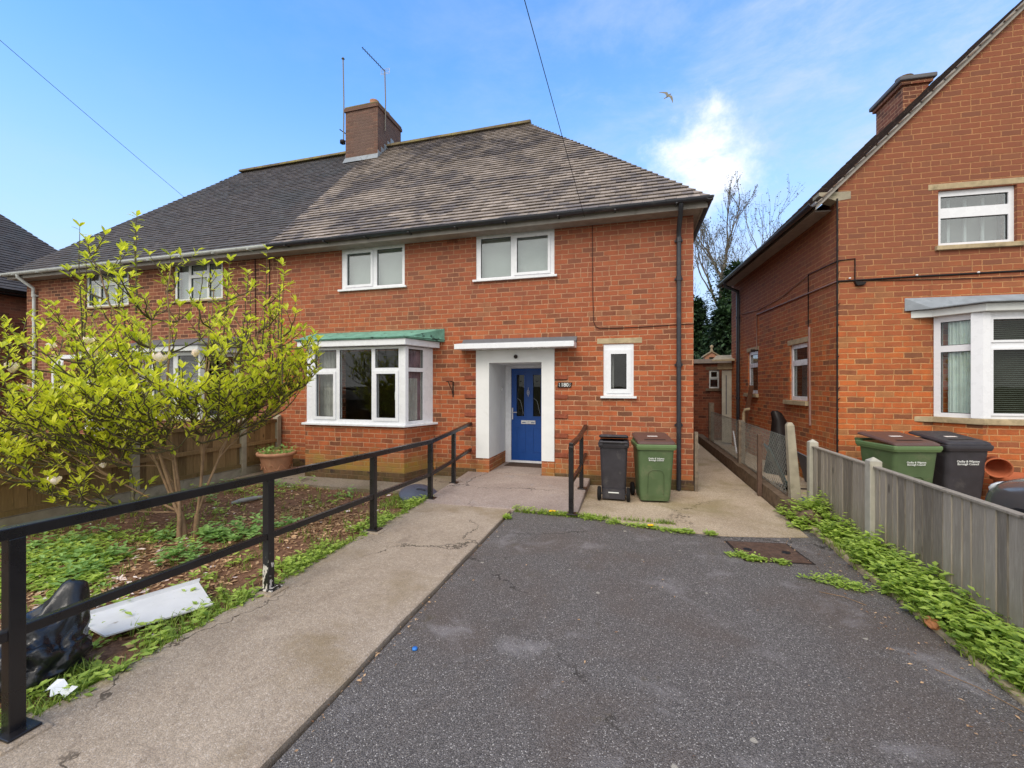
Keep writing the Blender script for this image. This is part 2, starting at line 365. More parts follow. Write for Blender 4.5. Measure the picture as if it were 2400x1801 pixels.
plain('concrete_post', srgb(156, 148, 130), 0.9, 0.2, var=0.14, scale=7, bump=0.4, bscale=60, dirt=srgb(112, 108, 84), dscale=4.0)
plain('white_post', srgb(176, 172, 158), 0.85, 0.2, var=0.1, scale=7, bump=0.3, bscale=60, dirt=srgb(140, 130, 112), dscale=4.0)
plain('black_paint', srgb(30, 28, 29), 0.30, 0.5, var=0.2, bump=0.12, bscale=30, dirt=srgb(206, 202, 196), dscale=17.0, dlo=0.775, dhi=0.80)
plain('bin_black', srgb(54, 52, 57), 0.5, 0.4, var=0.15, bump=0.1, bscale=200, dirt=srgb(84, 82, 82), dscale=5.0, dlo=0.56, dhi=0.74)
plain('bin_green', srgb(82, 102, 68), 0.5, 0.4, var=0.1, scale=4, bump=0.1, bscale=200, dirt=srgb(112, 116, 88), dscale=4.5, dlo=0.52, dhi=0.74)
plain('bin_green_rim', srgb(98, 122, 80), 0.45, 0.4, var=0.06)
plain('lid_brown', srgb(92, 70, 64), 0.42, 0.4, var=0.08)
plain('rubber', srgb(30, 29, 30), 0.8, 0.2)
plain('white_ink', srgb(226, 230, 228), 0.6, 0.3, var=0.02)
plain('label_paper', srgb(214, 206, 200), 0.6, 0.3, var=0.05)
plain('door_blue', srgb(12, 70, 146), 0.38, 0.45, var=0.05, bump=0.06, bscale=120)
plain('chrome', srgb(214, 216, 220), 0.3, 0.5, metal=0.35, var=0.04)
plain('iron', srgb(44, 36, 32), 0.7, 0.3, var=0.2)
plain('rust_iron', srgb(92, 72, 60), 0.75, 0.3, var=0.25, scale=14, bump=0.5, bscale=70, dirt=srgb(70, 56, 48), dscale=5.0)
plain('terracotta', srgb(186, 138, 110), 0.85, 0.2, var=0.1, scale=6, bump=0.3, bscale=40, dirt=srgb(196, 160, 132), dscale=5.0)
plain('terracotta_orange', srgb(176, 100, 68), 0.85, 0.2, var=0.1, scale=6)
plain('bag', srgb(28, 30, 34), 0.3, 0.6, var=0.3, bump=1.0, bscale=16)
plain('panel_white', srgb(212, 213, 214), 0.45, 0.4, var=0.06, scale=5, dirt=srgb(140, 130, 116), dscale=12.0, dlo=0.62, dhi=0.72)
plain('paper', srgb(222, 226, 232), 0.7, 0.2, var=0.03)
plain('slate_blue', srgb(78, 84, 100), 0.45, 0.4, var=0.08)
plain('car_black', srgb(20, 22, 26), 0.12, 0.6, var=0.02)
plain('car_dark', srgb(112, 110, 108), 0.14, 0.6, metal=0.3, var=0.02)
plain('tyre', srgb(24, 24, 25), 0.85, 0.2)
plain('alloy', srgb(150, 152, 156), 0.3, 0.5, metal=0.8)
plain('lamp_glass', srgb(196, 202, 206), 0.08, 0.6)
plain('tarp', srgb(32, 26, 26), 0.5, 0.3, var=0.25)
plain('dark_green', srgb(40, 54, 54), 0.45, 0.4, var=0.2)
plain('wood_brown', srgb(104, 72, 54), 0.8, 0.2, var=0.2, scale=10)
plain('wood_grey', srgb(120, 108, 94), 0.9, 0.2, var=0.25, scale=14)
plain('room_dark', srgb(112, 94, 76), 0.9, 0.1, var=0.2, scale=2.0)
plain('curtain_grey', srgb(196, 194, 196), 0.9, 0.1, var=0.15, scale=6, bump=0.3)
plain('curtain_mauve', srgb(166, 140, 156), 0.9, 0.1, var=0.2, scale=4)
plain('net_curtain', srgb(214, 226, 226), 0.9, 0.1, var=0.1, scale=7)
plain('blind_pale', srgb(212, 216, 214), 0.8, 0.2, var=0.04)
plain('blind_slat', srgb(190, 186, 196), 0.6, 0.3, var=0.05)
plain('plaster', srgb(172, 174, 176), 0.9, 0.1, var=0.04)
plain('grey_fur', srgb(150, 150, 148), 0.9, 0.1)
plain('gull_grey', srgb(128, 124, 112), 0.8, 0.2)
plain('cable_black', srgb(30, 26, 26), 0.6, 0.3)
plain('cable_brown', srgb(70, 44, 36), 0.6, 0.3)
plain('conduit_grey', srgb(150, 120, 112), 0.6, 0.3)
plain('mast', srgb(122, 116, 104), 0.5, 0.4, metal=0.3)
plain('blue_plastic', srgb(52, 120, 200), 0.4, 0.4)
plain('orange_brick', srgb(190, 128, 84), 0.9, 0.2, var=0.15, scale=20, bump=0.4)
plain('coir', srgb(84, 70, 62), 0.98, 0.05, var=0.2, scale=60, bump=0.8, bscale=200)
plain('galv', srgb(126, 128, 120), 0.5, 0.5, metal=0.4, var=0.25, scale=8)
plain('dry_petal', srgb(206, 176, 150), 0.7, 0.2, var=0.3, scale=9)
plain('twig_bark', srgb(92, 84, 64), 0.9, 0.15, var=0.2, scale=6)
plain('bark', srgb(146, 120, 94), 0.9, 0.15, var=0.22, scale=9, bump=0.5, bscale=40, dirt=srgb(100, 88, 70), dscale=6)
plain('bark_dark', srgb(112, 104, 94), 0.9, 0.15, var=0.25, scale=6)
plain('straw', srgb(150, 120, 88), 0.85, 0.2, var=0.3, scale=12)
plain('chips', srgb(132, 84, 56), 0.95, 0.1, var=0.45, scale=24)
plain('rubble', srgb(108, 92, 76), 0.95, 0.1, var=0.25, scale=12, bump=0.8, bscale=30)
plain('flower_yellow', srgb(236, 190, 40), 0.7, 0.2)

def chipped():
    m, g, b = new('black_paint_chipped'); o = g.tc(); z = g.sep(o)[2]
    k = g.ss(g.m('ADD', g.noise(g.vm('MULTIPLY', o, (1, 1, .45)), 24.0, 5.0, 0.6), g.m('MULTIPLY', z, -0.35)), 0.50, 0.53)
    k = g.m('MULTIPLY', k, g.ss(z, 0.36, 0.24))
    g.set(b.inputs['Base Color'], g.mix(k, srgb(30, 28, 29), srgb(206, 200, 190))); b.inputs['Roughness'].default_value = 0.4
chipped()
def glass(name, refl=0.09, tint=(1, 1, 1)):
    m, g, b = new(name); t = g.t; t.nodes.remove(b); o = [n for n in t.nodes if n.type == 'OUTPUT_MATERIAL'][0]
    tr = g.n('ShaderNodeBsdfTransparent'); tr.inputs[0].default_value = (*tint, 1)
    gl = g.n('ShaderNodeBsdfGlossy'); gl.inputs['Roughness'].default_value = 0.015
    g.set(gl.inputs['Normal'], g.bump(g.noise(g.tc(), 2.5, 2.0), 0.04, 0.02))
    lw = g.n('ShaderNodeLayerWeight'); lw.inputs[0].default_value = 0.5
    f = g.m('ADD', g.m('MULTIPLY', g.m('POWER', lw.outputs['Facing'], 4.0), 0.7), refl, clamp=True)
    mx = g.n('ShaderNodeMixShader'); g.set(mx.inputs[0], f); t.links.new(tr.outputs[0], mx.inputs[1]); t.links.new(gl.outputs[0], mx.inputs[2]); t.links.new(mx.outputs[0], o.inputs[0])
    return m
glass('pane_glass', 0.035, (0.90, 0.92, 0.90)); glass('pane_sky', 0.16, (0.82, 0.86, 0.85)); glass('pane_dark', 0.03, (0.62, 0.66, 0.6)); glass('car_glass', 0.12, (0.25, 0.28, 0.28))

def foliage(name, c0, c1, trans=0.35, rough=0.5):
    m, g, b = new(name); t = g.t; o = [n for n in t.nodes if n.type == 'OUTPUT_MATERIAL'][0]
    c = g.ramp(g.m('ADD', g.m('MULTIPLY', g.attr('tint'), 0.9), g.m('MULTIPLY', g.noise(g.tc(), 6.0, 2.0), 0.1)), [(0.0, c0), (1.0, c1)])
    g.set(b.inputs['Base Color'], c); b.inputs['Roughness'].default_value = rough; b.inputs['Specular IOR Level'].default_value = 0.35
    tr = g.n('ShaderNodeBsdfTranslucent'); g.set(tr.inputs[0], g.mix(1.0, c, (1.25, 1.3, 0.7), 'MULTIPLY'))
    mx = g.n('ShaderNodeMixShader'); mx.inputs[0].default_value = trans
    t.links.new(b.outputs[0], mx.inputs[1]); t.links.new(tr.outputs[0], mx.inputs[2]); t.links.new(mx.outputs[0], o.inputs[0]); return m
foliage('magnolia_leaf', srgb(124, 150, 48), srgb(244, 242, 92), 0.48)
foliage('petal', srgb(240, 220, 218), srgb(255, 246, 244), 0.3, 0.6)
foliage('weed_leaf', srgb(104, 138, 52), srgb(200, 220, 108), 0.35)
foliage('weed_blue', srgb(92, 134, 70), srgb(172, 206, 124), 0.35)
foliage('grass_blade', srgb(84, 112, 40), srgb(160, 180, 80), 0.3)
foliage('dark_needle', srgb(30, 46, 34), srgb(78, 106, 66), 0.12, 0.6)
foliage('ivy', srgb(34, 56, 24), srgb(84, 116, 50), 0.2)
foliage('bud_leaf', srgb(84, 78, 60), srgb(124, 120, 88), 0.2)
foliage('litter_leaf', srgb(112, 76, 50), srgb(216, 180, 140), 0.1, 0.8)

def tarmac():
    m, g, b = new('tarmac'); o = g.tc()
    v = g.n('ShaderNodeTexVoronoi', feature='F1'); g.set(v.inputs['Vector'], o); v.inputs['Scale'].default_value = 170.0
    cell = g.sep(v.outputs['Color'])[0]; dist = v.outputs['Distance']
    base = g.ramp(cell, [(0.0, srgb(78, 75, 73)), (0.35, srgb(98, 94, 91)), (0.8, srgb(116, 111, 108)), (0.93, srgb(130, 126, 122)), (1.0, srgb(188, 183, 177))])
    base = g.mix(g.ss(dist, 0.45, 0.8), base, srgb(66, 62, 60))
    n1 = g.noise(o, 0.9, 6.0, 0.6, 0.3); n2 = g.noise(g.vm('ADD', o, (5, 3, 0)), 1.7, 6.0, 0.65, 0.5)
    base = g.mix(g.m('MULTIPLY', g.ss(n1, 0.42, 0.7), 0.5), base, srgb(92, 78, 68))
    base = g.mix(g.m('MULTIPLY', g.ss(n2, 0.55, 0.75), 0.55), base, srgb(152, 148, 148))
    base = g.mix(g.m('MULTIPLY', g.ss(g.noise(o, 3.1, 6.0, 0.7), 0.60, 0.72), 0.5), base, srgb(84, 74, 52))
    sp = g.voro(g.vm('ADD', o, (9, 4, 0)), 3.2); base = g.mix(g.ss(g.m('ADD', sp, g.m('MULTIPLY', g.noise(o, 30.0), 0.08)), 0.10, 0.085), base, srgb(160, 154, 142))
    base = g.mix(1.0, base, (1.17, 1.155, 1.14), 'MULTIPLY')
    cw = g.vm('ADD', g.vm('MULTIPLY', o, (1, 1, 0)), g.vm('SCALE', g.noise(o, 2.2, 5.0, 0.7, out='Color'), sc=0.55)); ce = g.voro(cw, 0.33, 'DISTANCE_TO_EDGE')
    base = g.mix(g.m('MULTIPLY', g.ss(ce, 0.0035, 0.0012), g.ss(g.noise(o, 1.1), 0.42, 0.55)), base, srgb(50, 46, 40))
    st = g.ss(g.noise(g.vm('ADD', o, (3, 8, 0)), 0.8, 3.0, 0.5), 0.60, 0.72); base = g.mix(g.m('MULTIPLY', st, 0.45), base, srgb(70, 64, 58))
    g.set(b.inputs['Base Color'], base); b.inputs['Roughness'].default_value = 0.8; b.inputs['Specular IOR Level'].default_value = 0.35
    g.set(b.inputs['Normal'], g.bump(g.m('ADD', g.m('MULTIPLY', dist, -1.0), g.m('MULTIPLY', cell, 0.5)), 0.7, 0.006))
tarmac()
def conc(name, ca, cb, stone, sp=0.8, moss=None, sc=150.0, stain=srgb(120, 104, 92), brush=0.0):
    m, g, b = new(name); o = g.tc()
    v = g.n('ShaderNodeTexVoronoi', feature='F1'); g.set(v.inputs['Vector'], o); v.inputs['Scale'].default_value = sc
    cell = g.sep(v.outputs['Color'])[0]
    n = g.noise(o, 1.3, 6.0, 0.62, 0.3)
    c = g.mix(g.ss(n, 0.3, 0.7), ca, cb)
    c = g.mix(sp*0.45, c, g.ramp(cell, [(0.0, tuple(x*0.42 for x in ca)), (0.5, ca), (0.88, cb), (1.0, stone)]))
    c = g.mix(g.m('MULTIPLY', g.ss(g.noise(g.vm('ADD', o, (2, 9, 0)), 2.4, 7.0, 0.7, 0.4), 0.55, 0.75), 0.5), c, stain)
    c = g.mix(g.m('MULTIPLY', g.ss(g.noise(o, 40.0, 4.0, 0.7), 0.60, 0.70), 0.4), c, tuple(x*0.5 for x in ca))
    c = g.mix(0.55, c, g.ramp(g.noise(o, 30.0, 7.0, 0.75), [(0.30, (0.60, 0.58, 0.55)), (0.5, (1.0, 1.0, 1.0)), (0.70, (1.28, 1.26, 1.22))]), 'MULTIPLY')
    cw = g.vm('ADD', g.vm('MULTIPLY', o, (1, 1, 0)), g.vm('SCALE', g.noise(o, 2.0, 5.0, 0.7, out='Color'), sc=0.5)); ce = g.voro(g.vm('ADD', cw, (4.3, 2.2, 0)), 0.42, 'DISTANCE_TO_EDGE')
    c = g.mix(g.m('MULTIPLY', g.ss(ce, 0.0045, 0.0015), g.ss(g.noise(o, 0.9), 0.44, 0.56)), c, tuple(x*0.35 for x in ca))
    if moss: c = g.mix(g.m('MULTIPLY', g.ss(g.noise(g.vm('ADD', o, (7, 1, 0)), 0.9, 6.0, 0.65, 0.4), 0.5, 0.68), 0.6), c, moss)
    g.set(b.inputs['Base Color'], c); b.inputs['Roughness'].default_value = 0.9; b.inputs['Specular IOR Level'].default_value = 0.2
    g.set(b.inputs['Normal'], g.bump(g.m('ADD', g.m('MULTIPLY', v.outputs['Distance'], -0.8), g.noise(o, 50.0, 4.0, 0.7)), 0.5, 0.005)); return m
conc('ramp_concrete', srgb(158, 142, 124), srgb(184, 168, 149), srgb(220, 210, 198), moss=srgb(136, 118, 88))
conc('landing_concrete', srgb(150, 134, 126), srgb(178, 162, 152), srgb(206, 202, 198), stain=srgb(150, 152, 156))
conc('apron_concrete', srgb(166, 148, 124), srgb(196, 178, 154), srgb(224, 214, 200), moss=srgb(132, 120, 80), stain=srgb(108, 96, 80), sp=1.0)
conc('path_concrete', srgb(128, 116, 102), srgb(156, 144, 128), srgb(190, 182, 170), moss=srgb(112, 104, 66), sc=120)
def soil():
    m, g, b = new('soil'); o = g.tc()
    n = g.noise(o, 26.0, 8.0, 0.72); n2 = g.noise(o, 1.3, 5.0, 0.6)
    c = g.ramp(n, [(0.25, srgb(66, 46, 36)), (0.5, srgb(122, 91, 72)), (0.66, srgb(152, 116, 92)), (0.8, srgb(204, 166, 130))])
    c = g.mix(g.m('MULTIPLY', g.ss(n2, 0.5, 0.72), 0.5), c, srgb(84, 76, 46))
    g.set(b.inputs['Base Color'], c); b.inputs['Roughness'].default_value = 0.95; b.inputs['Specular IOR Level'].default_value = 0.1
    g.set(b.inputs['Normal'], g.bump(n, 0.9, 0.02))
soil()
def planks(name, ca, cb, green, sc=(9.0, 9.0, 0.9)):
    m, g, b = new(name); o = g.tc(); t = g.attr('tint')
    gr = g.noise(g.vm('ADD', g.vm('MULTIPLY', o, sc), g.com(g.m('MULTIPLY', t, 31.0), 0.0, g.m('MULTIPLY', t, 9.0))), 6.0, 6.0, 0.65, 0.6)
    c = g.ramp(gr, [(0.25, tuple(x*0.6 for x in ca)), (0.5, ca), (0.78, cb)])
    c = g.mix(0.42, c, g.mix(t, tuple(x*0.45 for x in ca), tuple(min(1, x*1.3) for x in cb)))
    kn = g.voro(g.vm('ADD', g.vm('MULTIPLY', o, (5.0, 5.0, 2.4)), g.com(g.m('MULTIPLY', t, 7.0), 0.0, 0.0)), 1.0)
    c = g.mix(g.m('MULTIPLY', g.ss(kn, 0.13, 0.07), 0.75), c, tuple(x*0.35 for x in ca))
    z = g.sep(o)[2]
    if green: c = g.mix(g.m('MULTIPLY', g.ss(g.m('ADD', z, g.m('MULTIPLY', g.noise(o, 4.0, 4.0), 0.5)), 0.75, 0.2), 0.55), c, green)
    g.set(b.inputs['Base Color'], c); b.inputs['Roughness'].default_value = 0.88; b.inputs['Specular IOR Level'].default_value = 0.2
    g.set(b.inputs['Normal'], g.bump(gr, 0.5, 0.006)); return m
planks('fence_grey', srgb(136, 127, 114), srgb(182, 173, 158), srgb(122, 110, 84))
planks('fence_brown', srgb(118, 94, 64), srgb(160, 132, 92), srgb(124, 112, 70))
plain('ground_soil', srgb(96, 92, 66), 0.95, 0.1, var=0.3, scale=2.0)
M_ = MATS
# ---------------------------------------------------------------- the setting: ground sheets
def struct(name, mb, mat, **k): return tag(mb.build(name, M_[mat], **k), kind='structure')
mb = MB(); mb.quad((-900, -900, -0.10), (900, -900, -0.10), (900, 900, -0.10), (-900, 900, -0.10)); struct('ground', mb, 'ground_soil')
mb = MB(); mb.prism([(-1.50, -4), (2.0, -4), (2.0, 5.60), (-0.62, 5.60), (-1.50, 5.60)], -0.08, -0.002); struct('driveway', mb, 'tarmac')
mb = MB(); mb.prism([(-900, -9.5), (900, -9.5), (900, -4.1), (-900, -4.1)], -0.09, -0.03); struct('road', mb, 'tarmac')
# ramp with a slightly wavy left edge, rising to the landing
def wob(y, k=1.0): return k*(0.035*mnoise.noise(Vector((y*1.7, 3.1, 0)))+0.02*mnoise.noise(Vector((y*5.1, 8.1, 0))))
ys = [0.2+0.1*i for i in range(53)]
L = [(-2.84+wob(y), y) for y in ys]; Rr = [(-1.53+0.25*wob(y+20), y) for y in ys]
mb = MB(); zt = lambda y: 0.022+0.0*y
v = []; 
for (a, b) in zip(L, Rr): v += [(a[0], a[1], -0.09), (a[0], a[1], zt(a[1])-0.006), (a[0]+0.02, a[1], zt(a[1])), (b[0]-0.012, b[1], zt(b[1])), (b[0], b[1], zt(b[1])-0.008), (b[0], b[1], -0.09)]
mb.add(v, [(i*6+k, i*6+k+1, (i+1)*6+k+1, (i+1)*6+k) for i in range(len(ys)-1) for k in range(5)]+[(0, 1, 2, 3, 4, 5), tuple(range(len(v)-1, len(v)-7, -1))])
struct('ramp', mb, 'ramp_concrete')
mb = MB(); mb.prism([(-2.83, 5.41), (-0.66, 5.43), (-0.66, 7.195), (-2.83, 7.195)], -0.09, [0.024, 0.03, 0.115, 0.115])
struct('landing', mb, 'landing_concrete', bevel=0.012)
mb = MB(); mb.box(-2.42, -1.485, 7.15, 8.2, -0.05, 0.128); struct('porch_floor', mb, 'landing_concrete')
mb = MB()
edge = [(-0.655, 5.50), (-0.2, 5.34), (0.378, 5.17), (0.70, 5.15), (0.994, 5.14), (1.4, 5.22), (1.86, 5.34)]
mb.prism(edge+[(1.86, 14.2), (0.95, 14.2), (0.95, 7.19), (-0.655, 7.19)], -0.08, 0.004); struct('apron', mb, 'apron_concrete')
mb = MB(); mb.prism([(2.02, 5.6), (7.5, 5.6), (7.5, 7.6), (3.06, 7.6), (2.7, 14.2), (2.07, 14.2)], -0.08, -0.004)
mb.prism([(2.36, -3), (9, -3), (9, 5.6), (2.36, 5.6)], -0.08, -0.006); struct('neighbour_drive', mb, 'apron_concrete')
mb = MB(); mb.prism([(-6.86, 6.0), (-4.4, 5.92), (-2.85, 5.98), (-2.85, 7.19), (-6.86, 7.19)], -0.09, 0.004); struct('path', mb, 'path_concrete')
mb = MB(); mb.prism([(-14, -3), (-7.06, -3), (-7.06, 7.1), (-14, 7.1)], -0.08, -0.01); struct('side_drive', mb, 'path_concrete')
# garden bed
mb = MB(); nx, ny = 84, 130
def soil_z(x, y): return -0.035+0.035*mnoise.noise(Vector((x*1.3, y*1.3, 0)))+0.018*mnoise.noise(Vector((x*6, y*6, 2)))
v = []
for j in range(ny+1):
    for i in range(nx+1):
        x = -6.9+4.12*i/nx; y = -0.5+6.6*j/ny; v.append((x, y, soil_z(x, y)))
mb.add(v, [(j*(nx+1)+i, j*(nx+1)+i+1, (j+1)*(nx+1)+i+1, (j+1)*(nx+1)+i) for j in range(ny) for i in range(nx)], smooth=True)
struct('garden_soil', mb, 'soil')
mb = MB(); v = []; nx, ny = 8, 100
for j in range(ny+1):
    for i in range(nx+1):
        x = 2.0+0.36*i/nx; y = 0.5+5.7*j/ny; v.append((x, y, 0.02+0.03*mnoise.noise(Vector((x*5, y*5, 0)))))
mb.add(v, [(j*(nx+1)+i, j*(nx+1)+i+1, (j+1)*(nx+1)+i+1, (j+1)*(nx+1)+i) for j in range(ny) for i in range(nx)], smooth=True)
struct('border_soil', mb, 'soil')

# ---------------------------------------------------------------- building blocks
def win(parent, O, ang, w, h, lights, d0=0.015, dep=0.07, sill=0.05, inner=None, frame='upvc', pane='pane_glass', sillmat=None, world=True, handle=False):
    e = Vector((math.cos(ang), math.sin(ang), 0)); n = Vector((-math.sin(ang), math.cos(ang), 0)); O = Vector(O)
    P = lambda x, dd, z: O+e*x+n*dd+Vector((0, 0, z))
    mb = MB(); holes = [(l[0], l[1], l[2], l[3]) for l in lights]
    mb.panel(P, 0, w, 0, h, holes, d0, d0+dep)
    for l in lights:
        if l[4]:
            k = l[4]; mb.panel(P, l[0]-k, l[1]+k, l[2]-k, l[3]+k, [l[:4]], d0-0.016, d0-0.001)
    f = mb.build('window', M_[frame], parent, world, bevel=0.006)
    gk = MB()
    for l in lights: gk.panel(P, l[0], l[1], l[2], l[3], [(l[0]+.008, l[1]-.008, l[2]+.008, l[3]-.008)], d0+0.018, d0+0.03)
    gk.build('gasket', M_['gasket'], f, world)
    for l in lights:
        pm = MB(); pm.panel(P, l[0]+.004, l[1]-.004, l[2]+.004, l[3]-.004, (), d0+0.026, d0+0.028); pm.build('pane', M_[pane], f, world)
    if sill:
        sb = MB(); sb.panel(P, -sill, w+sill, -0.035, -0.001, (), -0.055, d0+0.05); sb.build('sill', M_[sillmat or frame], f, world, bevel=0.006)
    if handle:
        hb = MB(); l = lights[-1]; hb.panel(P, l[1]-0.05, l[1]-0.03, (l[2]+l[3])/2-0.07, (l[2]+l[3])/2+0.07, (), d0+0.05, d0+0.07); hb.build('handle', M_[frame], f, world)
    if inner:
        for (kind, x0, x1, z0, z1, dd) in inner:
            cb = MB()
            if kind == 'slats':
                z = z0
                while z < z1: cb.add([P(x0, dd, z), P(x1, dd, z), P(x1, dd+0.022, z+0.012), P(x0, dd+0.022, z+0.012)], [(0, 1, 2, 3)]); z += 0.027
                cb.build('blind', M_['blind_slat'], f, world)
            elif kind in ('blind_pale', 'plaster'):
                cb.quad(P(x0, dd, z0), P(x1, dd, z0), P(x1, dd, z1), P(x0, dd, z1)); cb.build('blind', M_[kind], f, world)
            else:
                N = 40; pts = [(x0+(x1-x0)*i/N, dd+0.022*math.sin(i*1.5)+0.012*math.sin(i*0.63+1)) for i in range(N+1)]
                pin = 0.5*(x0+x1)
                vv = [P(x, q, z0) for x, q in pts]+[P(x, q, z0+(z1-z0)*0.5) for x, q in pts]+[P(x, q, z1) for x, q in pts]
                cb.add(vv, [(r*(N+1)+i, r*(N+1)+i+1, (r+1)*(N+1)+i+1, (r+1)*(N+1)+i) for r in range(2) for i in range(N)], smooth=True)
                cb.build('curtain', M_[kind], f, world)
    return f
def room(parent, P, x0, x1, z0, z1, d0, d1, mat='room_dark', world=True, name='room'):
    mb = MB()
    mb.quad(P(x0, d1, z0), P(x1, d1, z0), P(x1, d1, z1), P(x0, d1, z1)); mb.quad(P(x0, d0, z0), P(x1, d0, z0), P(x1, d1, z0), P(x0, d1, z0))
    mb.quad(P(x0, d0, z1), P(x1, d0, z1), P(x1, d1, z1), P(x0, d1, z1)); mb.quad(P(x0, d0, z0), P(x0, d1, z0), P(x0, d1, z1), P(x0, d0, z1))
    mb.quad(P(x1, d0, z0), P(x1, d1, z0), P(x1, d1, z1), P(x1, d0, z1)); return mb.build(name, M_[mat], parent, world)
def slope(mt, mg, O, U, Sd, N, lo, hi, length, gauge, tw, lift=0.04, th=0.02, jit=0.004, rr=None):
    """courses of separate tiles up a roof slope; lo(s), hi(s) limit the course along U"""
    rr = rr or R; O, U, Sd, N = Vector(O), Vector(U).normalized(), Vector(Sd).normalized(), Vector(N).normalized()
    rows = int(math.ceil(length/gauge))
    P = lambda x, s, q: O+U*x+Sd*s+N*q
    for i in range(rows):
        s0 = i*gauge; s1 = min(length, s0+gauge*1.12); a, b = lo(s0)-0.02, hi(s0)+0.02
        if b-a < 0.05: continue
        x = math.floor(a/tw)*tw-(tw/2 if i % 2 else 0)
        while x < b:
            xa, xb = max(a, x+0.0015), min(b, x+tw-0.0015); x += tw
            if xb-xa < 0.02: continue
            k = lift+rr.uniform(-jit, jit); k2 = lift*0.12; e = rr.uniform(-0.004, 0.004)
            tn = rr.random()
            xa1, xb1 = max(xa, lo(s1)), min(xb, hi(s1))
            if xb1 < xa1: xa1 = xb1 = (xa1+xb1)/2
            mt.add([P(xa, s0+e, k), P(xb, s0+e, k), P(xb1, s1, k2), P(xa1, s1, k2), P(xa, s0+e, k-th), P(xb, s0+e, k-th)],
                   [(0, 1, 2, 3), (4, 5, 1, 0), (4, 0, 3), (5, 2, 1)], tn)
    mg.quad(P(lo(0), 0, -0.004), P(hi(0), 0, -0.004), P(hi(length), length, -0.004), P(lo(length), length, -0.004))
def gutter(P, a, b, r=0.058):
    mb = MB(); pr = []
    for k in range(9): t = PI+PI*k/8; pr.append((r*math.cos(t), r*math.sin(t)))
    for k in range(9): t = 2*PI-PI*k/8; pr.append(((r-.006)*math.cos(t), (r-.006)*math.sin(t)+.004))
    mb.extrude(pr, a, b, P); return mb

FY = 7.2            # plane of the facade
EZ, EY, RZ, RY = 4.45, 6.86, 8.23, 10.44
PIT = math.atan2(RZ-EZ, RY-EY); SL = math.hypot(RZ-EZ, RY-EY); CP = math.cos(PIT)
BAYX = (-5.96, -5.74, -3.72, -3.51)

